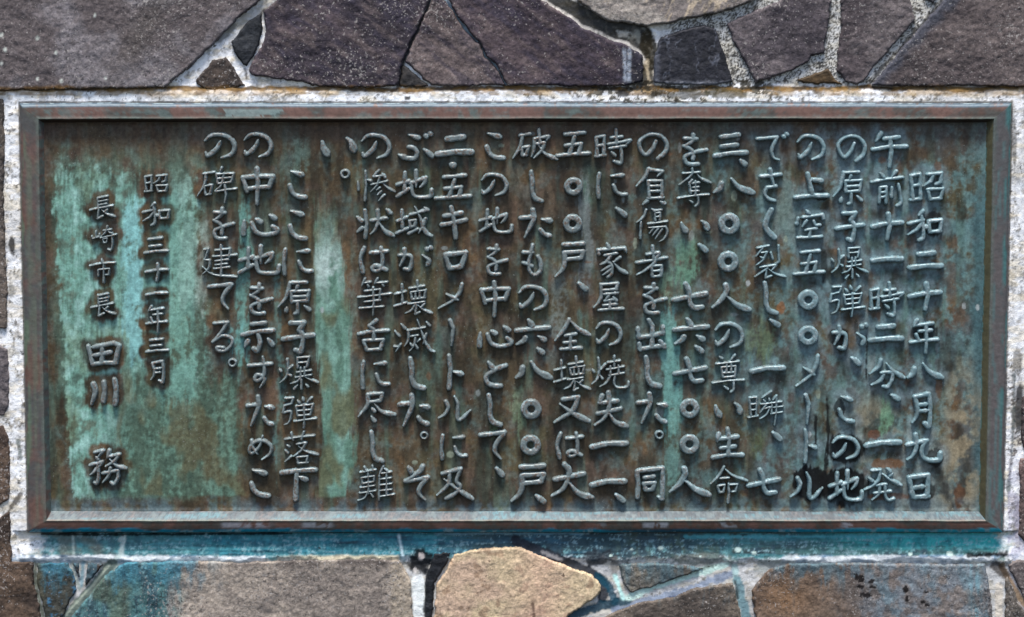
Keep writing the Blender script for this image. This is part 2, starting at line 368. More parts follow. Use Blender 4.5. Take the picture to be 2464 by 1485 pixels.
'示': '13|h 500 75 605 65;h 425 160 550 130 670 125;H 550 150 565 220 545 280 515 265;p 470 205 448 252;d 628 188 662 237',
'す': '12|h 475 400 655 385;T 585 330 600 420 592 480 550 515 525 500 545 470 585 480 598 515 565 570',
'め': '11|P 500 985 510 1040 545 1090;T 585 950 560 1030 500 1085 485 1050 520 1000 590 985 650 1030 640 1090 580 1135',
'碑': '10|h 120 385 210 370;P 142 385 130 470 75 560;h 130 480 140 550;h 130 480 190 470 175 535;h 140 550 180 540;p 268 335 255 370;h 225 390 235 460;h 225 385 360 380 340 445;h 235 420 340 412;h 235 460 340 447;P 285 380 262 470 210 520;h 220 522 300 507 380 500;v 290 470 300 550 290 610',
'建': '10|h 128 978 162 970;P 162 970 142 1030 130 1055;h 130 1055 172 1060;P 172 1060 165 1120 115 1170;N 115 1110 200 1170 385 1190;h 215 982 330 970 325 1035;h 195 1030 380 1018;h 215 1065 320 1052;h 215 1095 310 1085;h 205 1125 325 1112;h 260 940 265 1060 260 1185',
'る': '11|h 205 70 312 60;P 312 60 260 140 195 215;H 195 215 270 165 340 185 340 240 290 282 240 280 232 255 280 258',
'長': '10|h 175 262 180 335;h 180 260 250 245;h 185 287 250 275;h 190 312 245 302;h 115 355 200 335 290 320;h 185 340 175 422 218 400;p 250 350 220 375;N 205 350 250 385 310 405',
'崎': '8|h 160 520 160 570;h 130 558 137 580;h 135 578 190 562;h 190 540 190 565;h 220 515 280 505;P 250 480 240 520 205 560;n 255 520 288 537;h 195 572 320 545;h 215 580 225 610;h 215 580 252 572 245 605 222 612;H 285 550 290 620 280 667 255 660',
'市': '9|d 205 738 215 770;h 115 790 210 770 310 765;h 180 820 180 870;h 180 820 268 810 260 858 240 860;h 222 775 222 920',
'田': '13|h 100 170 135 305;h 145 178 300 145 342 165 312 300;h 150 240 275 215;h 210 170 208 300;h 135 310 220 298 315 300',
'川': '14|P 140 465 155 530 125 625;h 222 450 228 520 220 600;h 305 430 318 520 312 625',
'務': '11|h 150 1000 218 985;p 218 985 178 1035;d 162 1032 178 1052;h 115 1100 212 1070;p 212 1070 195 1105;H 175 1085 182 1180 168 1240 150 1235;P 168 1120 150 1150 115 1175;p 265 985 250 1045;h 270 1030 345 1015;P 340 1020 300 1070 235 1110;N 270 1050 320 1100 395 1125;h 215 1162 335 1140;H 335 1142 332 1200 302 1247 280 1235;P 275 1120 260 1180 215 1235',
}
# every line, right to left: character, crop, optional box of its centre lines
LINES = [
'昭 A1|和 A1|二 A1|十 A1|年 A2|八 A2|月 A2|九 A2|日 A2',
'午 A1|前 A1|十 A1 372 698 605 895|一 A1|時 A1 355 1238 610 1495|二 A2 350 85 600 205|分 A2|、 A2|一 A2 325 1003 590 1028|発 A2',
'ノ A1|原 A1|子 A1|爆 A1 55 958 335 1200|弾 A1 45 1262 312 1497|が A2 70 75 322 268|、 A2 212 340 265 385|こ A2 118 640 225 840|の A2 62 960 262 1128|地 A2 38 1222 292 1448',
'の B1 725 88 930 275|上 B1|空 B1|五 B1|〇 B1|〇 B2 754 113 862 217|メ B2|ー B2|ト B2|ル B2',
'で B1|さ B1|く B1|裂 B1|し B1|、 B2 515 42 575 85|一 B2 365 418 615 445|瞬 B2|、 B2 537 925 590 975|七 B2',
'三 B1|、 B1 278 278 312 310|八 B1 75 422 380 532|〇 B1 133 718 247 832|〇 B1 128 1015 238 1125|人 B1|の B2 82 70 290 255|尊 B2|い B2|生 B2|命 B2',
'を C1 735 75 910 310|奪 C1|い C1 715 755 920 840|、 C1 855 942 905 985|七 C1 655 1245 910 1430|六 C2|、 C2 828 250 875 287|七 C2 660 345 905 520|〇 C2 728 683 832 787|〇 C2 726 963 832 1067|人 C2 625 1208 935 1410',
'ノ C1 385 72 602 262|負 C1|傷 C1|者 C1|を C1 428 1247 598 1475|出 C2|し C2 440 332 550 562|た C2|。 C2|同 C2',
'時 C1|に C1 65 385 282 572|、 C1 208 655 272 705|家 C1|屋 C1|の C2|焼 C2|失 C2|一 C2 12 1008 285 1038|一 C2 12 1305 272 1335|、 C2 205 1408 260 1455',
'五 D1 682 62 935 245|〇 D1 760 435 858 532|〇 D1 753 725 853 825|戸 D1|、 D1 850 1240 905 1290|全 D2|壊 D2 655 330 940 590|又 D2|は D2|大 D2',
'破 D1|し D1 478 365 560 595|た D1 397 665 635 880|も D1|の D1 385 1265 600 1447|六 D2 360 45 615 232|、 D2 530 265 570 298|八 D2 360 370 632 495|〇 D2 424 686 532 794|〇 D2 420 968 528 1076|戸 D2 325 1185 575 1458|、 D2 517 1417 575 1465',
'こ D1 130 68 260 265|の D1 90 390 285 555|地 D1 78 655 325 840|を D1 140 945 290 1170|中 D1 88 1228 302 1495|心 D2 78 97 320 252|と D2|し D2 148 628 240 860|て D2|、 D2 207 1205 253 1257',
'二 E1 682 95 948 235|・ E1|五 E1 668 397 940 578|キ E1|ロ E1|メ E1 692 1250 875 1440|ー E2 782 45 808 240|ト E2 772 325 875 580|ル E2 690 640 940 822|に E2 715 948 910 1130|及 E2',
'ぶ E1|地 E1|域 E1|が E1|壊 E1|滅 E2|し E2 472 342 578 575|た E2 387 632 615 870|。 E2 556 921 604 969|そ E2',
'の E1 92 82 308 265|惨 E1|状 E1|は E1 82 962 292 1155|筆 E1|舌 E2|に E2|尽 E2|し E2 167 917 253 1145|難 E2',
'い F1 562 105 812 235|。 F1 715 357 771 413',
'こ F1|こ F1 308 675 430 890|に F1 262 977 485 1172|原 F1 217 1232 460 1480|子 F2 257 60 490 290|爆 F2|弾 F2|落 F2|下 F2',
'の G1 442 72 652 250|中 G1|心 G1|地 G1 402 952 710 1165|を G1 492 1247 655 1478|示 G2|す G2|た G2 467 642 665 870|め G2|こ G2 497 1215 630 1420',
'の G1 137 77 368 260|碑 G1|を G1|建 G1|て G1 167 1247 345 1440|る G2|。 G2 324 350 376 402',
'昭 H1 542 82 720 213|和 H1 527 302 735 473|三 H1 542 572 720 690|十 H1 552 777 720 908|一 H1 552 1003 715 1020|年 H1 557 1107 715 1308|三 H2 557 112 725 213|月 H2 592 287 690 453',
'長 H1|崎 H1|市 H1|長 H1 122 1007 313 1183|田 H2|川 H2|務 H2',
]

def catmull(P, n=7):
    P = np.array(P, float)
    Q = np.vstack([2 * P[0] - P[1], P, 2 * P[-1] - P[-2]])
    out = []
    for i in range(1, len(Q) - 2):
        for k in range(n):
            t = k / n
            out.append(0.5 * ((2 * Q[i]) + (Q[i + 1] - Q[i - 1]) * t + (2 * Q[i - 1] - 5 * Q[i] + 4 * Q[i + 1] - Q[i + 2]) * t * t
                              + (-Q[i - 1] + 3 * Q[i] - 3 * Q[i + 1] + Q[i + 2]) * t ** 3))
    out.append(P[-1])
    return np.array(out)

PROF = {'h': ([0, .12, .5, .86, 1], [.85, .95, .84, 1.02, .90]), 'p': ([0, .15, .6, 1], [.95, 1.0, .88, .5]), 'v': ([0, .12, .6, 1], [.95, 1.0, .9, .75]),
        'd': ([0, .6, 1], [.62, 1.08, 1.0]), 'n': ([0, .4, .82, 1], [.5, .85, 1.18, .8]),
        't': ([0, .15, .55, .85, 1], [.5, .85, 1.0, .85, .5])}

def parse(ch):
    w, body = GLYPH[ch].split('|')
    out = []
    for s in body.split(';'):
        tk = s.split(); k = tk[0]; v = [float(q) for q in tk[1:]]
        if k == 'O':
            a = np.linspace(0, 2 * math.pi, 33)
            P = np.stack([v[0] + v[2] * np.cos(a), v[1] + v[2] * np.sin(a)], 1)
            out.append((P, np.ones(33))); continue
        P = np.array(v).reshape(-1, 2)
        if k.isupper() and len(P) > 2:
            P = catmull(P)
        else:
            Q = [P[0]]
            for a, b in zip(P[:-1], P[1:]):
                for t in (.15, .5, .85, 1): Q.append(a + (b - a) * t)
            P = np.array(Q)
        L = np.concatenate([[0], np.cumsum(np.hypot(*(P[1:] - P[:-1]).T))]); L /= L[-1]
        xs, ys = PROF[k.lower()]
        out.append((P, np.interp(L, xs, ys)))
    return float(w), out

D_PLATE, D_LET = 0.006, 0.006
rng = np.random.RandomState(5)
PLACED = []      # per line: list of (strokes in mm, radii in mm)
for ln in LINES:
    chars = []
    for item in ln.split('|'):
        tk = item.split(); ch, c = tk[0], tk[1]
        w, st = parse(ch)
        allp = np.vstack([P for P, r in st])
        lo, hi = allp.min(0), allp.max(0)
        sc = np.array([1.0, 1.0]); off = np.zeros(2); src = lo
        ws = 1.0
        if len(tk) > 2:
            b = np.array([float(q) for q in tk[2:]])
            ext = np.maximum(hi - lo, 1e-3)
            sc = (b[2:] - b[:2]) / ext
            off = b[:2]
            if ch in '一・': ws = 1.0 if c != 'H1' else 0.62
            else: ws = float(np.clip(math.sqrt(sc[0] * sc[1]), 0.62, 1.15))
            if ch == '、': ws = 1.0
        else:
            off = lo
        strokes = []
        for P, r in st:
            q = (P - src) * sc + off
            if len(tk) > 2 and ch not in '〇。':
                q = q + rng.uniform(-2.5, 2.5, 2)
            dx, dy = crop(c, q[:, 0], q[:, 1])
            X, Z = at(dx, dy, D_PLATE + D_LET)
            strokes.append((np.stack([X, Z], 1), r * w * ws * 0.3079 * 0.5 * (1.82 if w > 12.5 else 1.68 if w > 10 else 1.42)))
        chars.append(strokes)
    PLACED.append(chars)

def char_field(strokes, X, Z):
    e = np.full(X.shape, 1e3)
    for P, r in strokes:
        for i in range(len(P) - 1):
            x0, y0 = P[i]; x1, y1 = P[i + 1]
            vx, vy = x1 - x0, y1 - y0
            L = max(vx * vx + vy * vy, 1e-9)
            t = np.clip(((X - x0) * vx + (Z - y0) * vy) / L, 0, 1)
            e = np.minimum(e, np.hypot(X - x0 - t * vx, Z - y0 - t * vy) - (r[i] + (r[i + 1] - r[i]) * t))
    return e

# ------------------------------------------------------------------ plaque
X0, Z0 = at(1240, 765, 0.0)
plaque = empty('memorial_plaque', (float(X0) / 1000, 0.0, -0.26),
               'weathered brown and green bronze plaque with raised vertical lettering, mortared into the stone wall', 'plaque')
ORG = np.array([float(X0) / 1000, 0.0, -0.26])

def rect(px, d):
    (xa, ya), (xb, yb), (xc, yc), (xd, yd) = px      # tl tr br bl
    X, Z = at([xa, xb, xc, xd], [ya, yb, yc, yd], d)
    return np.array([(X[0] + X[3]) / 2, (X[1] + X[2]) / 2, (Z[2] + Z[3]) / 2, (Z[0] + Z[1]) / 2])  # l r b t
D_LIP = 0.017
R_OUT = rect([(47, 247), (2437, 250), (2412, 1281), (65, 1283)], 0.013)
R_LIP = rect([(97, 284), (2392, 288), (2373, 1256), (105, 1250)], D_LIP)
R_PLT = rect([(110, 293), (2370, 297), (2356, 1231), (120, 1226)], D_PLATE)

def paint_plate(PX, PY, halo):
    n1 = fbm(PX / 90, PY / 110, 1, 5); n2 = fbm(PX / 26, PY / 30, 2, 4); n3 = fbm(PX / 8, PY / 9, 3, 3)
    sv = sfbm(PX / 16, PY / 170, 4, 4); sf = sfbm(PX / 5, PY / 40, 5, 3)
    base = np.empty(PX.shape + (3,)); base[:] = lin(80, 69, 52)
    base = mix(base, lin(70, 58, 42), sstep(.40, .62, n1) * .8)
    base = mix(base, lin(110, 86, 60), sstep(.52, .70, fbm(PX / 60, PY / 80, 9, 4)) * .6)
    base = mix(base, lin(80, 78, 56), sstep(.5, .66, fbm(PX / 70, PY / 120, 10, 4)) * .55)
    base = mix(base, lin(94, 76, 68), sstep(.5, .66, fbm(PX / 75, PY / 60, 12, 4)) * .45)
    # pale grey-blue bloom, thickening to the right
    rx = sstep(1250, 2250, PX)
    bl = sstep(.50 - .10 * rx, .68 - .06 * rx, .35 * n1 + .4 * n2 + .25 * sv)
    base = mix(base, lin(78, 104, 102), bl * (.36 + .46 * rx))
    base = mix(base, lin(78, 98, 104), rx * .55 * sstep(.35, .6, n1))
    dust = sstep(.50, .60, .4 * n3 + .35 * n2 + .25 * fbm(PX / 45, PY / 60, 14, 3) + .05 * rx)
    dust = sstep(.47, .63, .3 * n3 + .4 * n2 + .3 * fbm(PX / 45, PY / 60, 14, 3) + .05 * rx)
    base = mix(base, lin(98, 132, 132), dust * (.16 + .42 * rx))
    base = mix(base, lin(76, 100, 88), sstep(.50, .68, .5 * sv + .5 * fbm(PX / 40, PY / 140, 15, 4)) * .5)
    base = mix(base, lin(38, 34, 26), sstep(.50, .66, fbm(PX / 30, PY / 90, 16, 4)) * .6)
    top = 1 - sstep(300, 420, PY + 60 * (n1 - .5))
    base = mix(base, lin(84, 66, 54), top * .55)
    vr = sstep(2255, 2300, PX) * (1 - sstep(2345, 2375, PX))
    base = mix(base, lin(126, 114, 92), vr * sstep(780, 1000, PY) * sstep(.35, .6, n2) * .9)
    base = mix(base, lin(62, 92, 98), sstep(2330, 2352, PX + 10 * (n2 - .5)) * sstep(380, 520, PY) * .7)
    tan = sstep(1980, 2080, PX) * sstep(900, 1000, PY) * sstep(.42, .62, n1 * .5 + n2 * .5)
    base = mix(base, lin(140, 128, 104), tan * .55)
    hl = (1 - sstep(4, 26, halo)) * sstep(1700, 2000, PX + 200 * (n1 - .5))
    base = mix(base, lin(118, 134, 140), hl * .55 * sstep(.25, .6, n2))

    n4 = fbm(PX / 3.2, PY / 3.6, 6, 2)
    crust = lambda q: .5 * q + .5 * sstep(.25, .70, q + .42 * (n3 - .5) + .30 * (n4 - .5))
    def streak(xc, w, ya, yb, col, k, br=.5, sharp=8, drift=0, keep=0.0, seed=0):
        nonlocal base
        cx = xc + drift * (PY - ya) / (yb - ya) + 26 * (sfbm(PY * 0 + 3.3, PY / 120, 20 + seed, 3) - .5)
        e = np.abs(PX - cx) - w + 18 * (sf - .5) + 30 * (sv - .5) + 18 * (n2 - .5)
        m = 1 - sstep(-sharp, sharp, e)
        m = m * sstep(ya - 40, ya + 50, PY + 70 * (sf - .5)) * (1 - sstep(yb - 60, yb + 20, PY + 90 * (sf - .5) + 60 * (n2 - .5)))
        m = m * (keep + (1 - keep) * sstep(br - .16, br + .12, .45 * n2 + .35 * sv + .2 * n3 + .02))
        base = mix(base, col, np.clip(crust(m) * sstep(0, .12, m) * k, 0, 1))
    TQ, TL, GR, DG = lin(108, 150, 136), lin(140, 178, 168), lin(96, 116, 90), lin(72, 92, 78)
    clean = sstep(8, 19, halo + 13 * (n2 - .5) + 9 * (sf - .5))           # verdigris stays off the metal around the letters
    b0 = base.copy()
    edge = np.interp(PY, [380, 608, 769, 1046, 1190], [122, 133, 148, 160, 178])
    m = sstep(-6, 12, PX - edge + 12 * (sf - .5) + 22 * (n2 - .5) + 8 * (n3 - .5)) * (1 - sstep(390, 540, PX + 120 * (sv - .5) + 50 * (n2 - .5)))
    m = m * sstep(330, 520, PY + 26 * (sf - .5) + 130 * (n1 - .5) + 40 * (n2 - .5)) * (1 - sstep(1185, 1215, PY + 16 * (n2 - .5)))
    haze_ = sstep(330, 400, PY + 60 * (n1 - .5)) * (1 - sstep(900, 1150, PY)) * sstep(110, 150, PX) * (1 - sstep(470, 560, PX + 60 * (n2 - .5)))
    base = mix(base, lin(84, 108, 92), haze_ * .5 * sstep(.3, .6, .5 * n2 + .5 * sv))
    low = sstep(930, 1120, PY + 140 * (sv - .5)) * sstep(200, 320, PX)
    colT = mix(np.broadcast_to(TQ, base.shape).copy(), TL, sstep(.45, .66, .5 * n2 + .25 * sf + .25 * n1))
    colT = mix(colT, lin(100, 122, 98), sstep(.52, .72, n1) * .8)
    colT = mix(colT, DG, low * .85)
    base = base + (colT - base) * (crust(m) * sstep(0, .12, m) * (.45 + .55 * sstep(.36, .56, n2 * .55 + n3 * .25 + sf * .2)))[..., None]
    # dark green foot of that run
    m = sstep(270, 300, PX + 30 * (sf - .5)) * (1 - sstep(560, 590, PX + 20 * (sf - .5) - 24 * sstep(1150, 1200, PY)))
    m = m * sstep(820, 980, PY + 160 * (sv - .5)) * (1 - sstep(1186, 1198, PY + 10 * (n2 - .5)))
    cg = mix(np.broadcast_to(DG, base.shape).copy(), lin(96, 128, 112), sstep(.45, .65, .6 * sv + .4 * n3))
    cg = mix(cg, lin(92, 82, 54), sstep(.5, .66, fbm(PX / 50, PY / 90, 41, 3)) * .7)
    base = base + (cg - base) * (crust(m) * sstep(0, .12, m) * .85)[..., None]
    streak(420, 48, 470, 980, TQ, .8, .42, 14, seed=1)
    streak(455, 30, 420, 760, lin(140, 172, 160), .6, .48, 16, seed=2)
    streak(318, 26, 480, 880, lin(132, 186, 186), .75, .42, 12, seed=3)
    streak(300, 12, 1000, 1190, TQ, .4, .5, 8, seed=4)
    base = b0 + (base - b0) * clean[..., None]
    # run between the two long paragraphs
    lft = np.interp(PY, [480, 760, 900, 1060, 1198], [758, 756, 770, 778, 762])
    rgt = np.interp(PY, [480, 760, 1000, 1150, 1198], [806, 838, 850, 846, 826])
    m = sstep(-4, 5, PX - lft + 16 * (sf - .5)) * (1 - sstep(-6, 10, PX - rgt + 26 * (sf - .5) + 14 * (n2 - .5)))
    m = m * sstep(450, 620, PY + 90 * (sf - .5)) * (1 - sstep(1190, 1200, PY + 8 * (n2 - .5)))
    cc = mix(np.broadcast_to(lin(92, 128, 112), base.shape).copy(), lin(120, 158, 144), sstep(.42, .66, .5 * sv + .5 * n2))
    cc = mix(cc, lin(98, 98, 70), sstep(.5, .68, fbm(PX / 40, PY / 80, 43, 3)) * .8)
    spot = np.exp(-(((PX - 786) / 44) ** 2 + ((PY - 640) / 62) ** 2))
    cc = mix(cc, lin(172, 192, 186), spot * sstep(.3, .55, n2))
    base = base + (cc - base) * (m * .88)[..., None]
    streak(584, 12, 470, 900, lin(104, 150, 140), .8, .44, 9, seed=5)
    streak(668, 8, 600, 1160, lin(90, 128, 122), .6, .5, 8, seed=6)
    streak(566, 22, 790, 870, lin(100, 150, 146), .8, .42, 9, seed=7)
    streak(485, 14, 520, 760, lin(150, 160, 150), .5, .46, 9, seed=8)
    streak(1607, 20, 740, 1060, lin(104, 150, 142), .85, .36, 9, drift=14, seed=9)
    streak(1618, 16, 1060, 1190, lin(100, 136, 128), .8, .42, 9, seed=10)
    streak(1650, 30, 575, 700, lin(96, 134, 112), .75, .42, 12, seed=11)
    streak(1600, 18, 650, 745, lin(104, 132, 112), .6, .44, 10, seed=12)
    streak(1458, 8, 690, 780, lin(96, 132, 112), .8, .4, 7, seed=13)
    streak(1832, 40, 780, 880, lin(94, 108, 78), .6, .44, 12, seed=14)
    streak(1826, 16, 1040, 1110, lin(86, 96, 66), .7, .42, 9, seed=15)
    streak(2130, 16, 955, 1046, lin(104, 140, 112), .85, .38, 8, seed=16)
    streak(1345, 18, 640, 860, lin(120, 130, 126), .5, .48, 10, seed=17)
    streak(1250, 16, 930, 1060, lin(112, 134, 108), .6, .46, 8, seed=18)
    streak(1180, 10, 1000, 1060, lin(92, 116, 84), .6, .4, 8, seed=19)
    streak(1405, 14, 420, 720, lin(116, 126, 126), .6, .42, 8, seed=20)
    streak(870, 16, 330, 460, lin(112, 140, 130), .4, .5, 10, seed=21)
    streak(720, 26, 330, 420, lin(106, 132, 122), .45, .46, 10, seed=22)
    streak(1890, 30, 420, 620, lin(108, 124, 118), .6, .46, 12, seed=23)
    streak(2100, 10, 840, 960, lin(128, 130, 122), .5, .46, 8, seed=24)
    for xx, ya, yb in ((905, 900, 1180), (860, 540, 820), (1545, 880, 1000), (1768, 620, 760), (1700, 870, 1040)):
        streak(xx, 12, ya, yb, lin(104, 118, 108), .45, .5, 9, seed=int(xx) % 97)
    # rust-brown bare spots
    def blob(x, y, a, b, col, k, na=.7):
        nonlocal base
        r = np.hypot((PX - x) / a, (PY - y) / b) + na * (n2 - .5) + .5 * (n3 - .5)
        base = mix(base, col, (1 - sstep(.75, 1.05, r)) * k)
    blob(2133, 1116, 46, 14, lin(112, 80, 54), .8); blob(2105, 1046, 16, 12, lin(104, 70, 52), .8)
    blob(2260, 930, 10, 32, lin(112, 80, 54), .7); blob(2310, 1195, 14, 26, lin(88, 62, 44), .9)
    blob(1880, 740, 10, 18, lin(126, 84, 50), .8); blob(2140, 1195, 60, 10, lin(104, 72, 52), .7)
    for i in range(46):
        q = np.random.RandomState(100 + i)
        blob(q.uniform(860, 2340), q.uniform(320, 1210), q.uniform(3, 12), q.uniform(3, 16),
             [lin(132, 140, 138), lin(108, 78, 56), lin(140, 150, 132)][i % 3], .6)
    for x, y in ((2352, 740), (1948, 1045), (1800, 682), (2320, 737), (1775, 330), (775, 745)):
        blob(x, y, 5, 8, lin(165, 172, 172), .7)
    # black tarry stains round the lowest letters of the right-hand lines
    BK = lin(10, 10, 11)
    def black(x, y, a, b, k=.95, wob=.5):
        nonlocal base
        r = np.hypot((PX - x) / a, (PY - y) / b) + wob * (n2 - .5) + .35 * (sf - .5)
        base = mix(base, BK, (1 - sstep(.85, 1.0, r)) * k)
    black(2033, 1172, 66, 50, .97, .3); black(2033, 1080, 50, 40, .9, .35); black(1952, 1162, 46, 46, .96, .4)
    black(2020, 980, 14, 24, .8); black(2016, 810, 26, 22, .75); black(2245, 540, 26, 34, .8); black(2225, 800, 36, 22, .8)
    black(2250, 1100, 24, 22, .75); black(2225, 1183, 26, 26, .7); black(1982, 640, 9, 40, .6); black(2010, 668, 26, 24, .6)
    black(2060, 788, 6, 18, .7); black(1976, 470, 16, 14, .8)
    for x, ya, yb, w in ((1991, 950, 1130, 2.5), (1962, 992, 1080, 3.5), (2086, 800, 920, 2), (1986, 1070, 1140, 4)):
        e = np.abs(PX - x - 5 * (sfbm(PY * 0, PY / 30, 61, 2) - .5)) - w + 8 * (n2 - .5) + 5 * (n3 - .5)
        base = mix(base, BK, (1 - sstep(-1.5, 1.5, e)) * sstep(ya, ya + 12, PY) * (1 - sstep(yb - 14, yb, PY)) * .9)
    # tarnish
    base = mix(base, base * .72, sstep(.52, .7, fbm(PX / 18, PY / 40, 71, 4)) * .7)
    # verdigris gathering at the foot, blue film along the base line
    m = sstep(1188, 1224, PY + 16 * (n2 - .5))
    base = mix(base, lin(84, 104, 112), m * .55 * sstep(.35, .6, n2))
    return np.clip(base * (1 + .5 * (n3 - .5) + .3 * (sf - .5) + .4 * (n4 - .5))[..., None], .004, .9)

# plate as a gently uneven sheet
step = 1.15
GX, GZ = mesh_grid(R_PLT[0] - 3, R_PLT[1] + 3, R_PLT[2] - 3, R_PLT[3] + 3, step)
halo = np.full(GX.shape, 60.0)
for chars in PLACED:
    for strokes in chars:
        A = np.vstack([P for P, r in strokes]); lo = A.min(0) - 32; hi = A.max(0) + 32
        i0, i1 = np.searchsorted(GX[0], [lo[0], hi[0]]); j0, j1 = np.searchsorted(GZ[:, 0], [lo[1], hi[1]])
        sl = (slice(j0, j1), slice(i0, i1))
        thin = [(P[::3] if len(P) > 8 else P, r[::3] if len(P) > 8 else r) for P, r in strokes]
        halo[sl] = np.minimum(halo[sl], char_field(thin, GX[sl], GZ[sl]) * 2)
PX, PY = px_of(GX, GZ, D_PLATE)
colr = paint_plate(PX, PY, halo)
hz = D_PLATE * 1000 + .5 * (fbm(GX / 30, GZ / 30, 80, 3) - .5) + .18 * (fbm(GX / 4, GZ / 4, 81, 3) - .5)
# cast fillet where the plate meets the frame
ed = np.minimum(np.minimum(GX - R_PLT[0], R_PLT[1] - GX), np.minimum(GZ - R_PLT[2], R_PLT[3] - GZ))
hz = hz + 1.2 * (1 - sstep(-1, 4, ed))
used, F = grid_quads(np.ones(GX.shape, bool))
V = np.stack([GX.ravel() / 1000, -hz.ravel() / 1000, GZ.ravel() / 1000], 1) - ORG
raw_mesh('plate', V[used], F, colr.reshape(-1, 3)[used], M_PLATE, plaque)

# frame: three rectangles swept with a profile, mitred
PROFILE = [('o', 0, -6), ('o', 0, 9.5), ('o', .25, 11), ('o', .9, 12.4), ('o', 2.0, 13.6), ('o', 3.6, 14.6), ('o', 5.5, 15.2), ('f', .25, 15.6), ('f', .45, 16), ('f', .62, 16.2), ('f', .78, 16.3),
           ('l', -1.2, 16.9), ('l', -.6, 17.2), ('l', 0, 17.1), ('l', .35, 16.6), ('s', .15, 15.2), ('s', .35, 13.2), ('s', .55, 11.2), ('s', .75, 9.0), ('s', .92, 7.2), ('s', 1.05, 6.0), ('s', 1.25, 4.5)]
def prof_rect(kind, t):
    sgn = np.array([1, -1, 1, -1])
    if kind == 'o': return R_OUT + sgn * t
    if kind == 'f': return R_OUT + sgn * 5.5 + (R_LIP - sgn * 1.2 - R_OUT - sgn * 5.5) * t
    if kind == 'l': return R_LIP + sgn * t
    return R_LIP + sgn * .35 + (R_PLT - R_LIP - sgn * .35) * t
def side_pts(r):
    l, rr, b, t = r
    nx, nz = 1000, 440
    a = np.linspace(0, 1, nx, endpoint=False); c = np.linspace(0, 1, nz, endpoint=False)
    return np.vstack([np.stack([l + (rr - l) * a, np.full(nx, t)], 1), np.stack([np.full(nz, rr), t + (b - t) * c], 1),
                      np.stack([rr + (l - rr) * a, np.full(nx, b)], 1), np.stack([np.full(nz, l), b + (t - b) * c], 1)])
rows = [side_pts(prof_rect(k, t)) for k, t, h in PROFILE]
nP = len(rows[0])
sid = np.repeat([0, 1, 2, 3], [1000, 440, 1000, 440])
FV, FC = [], []
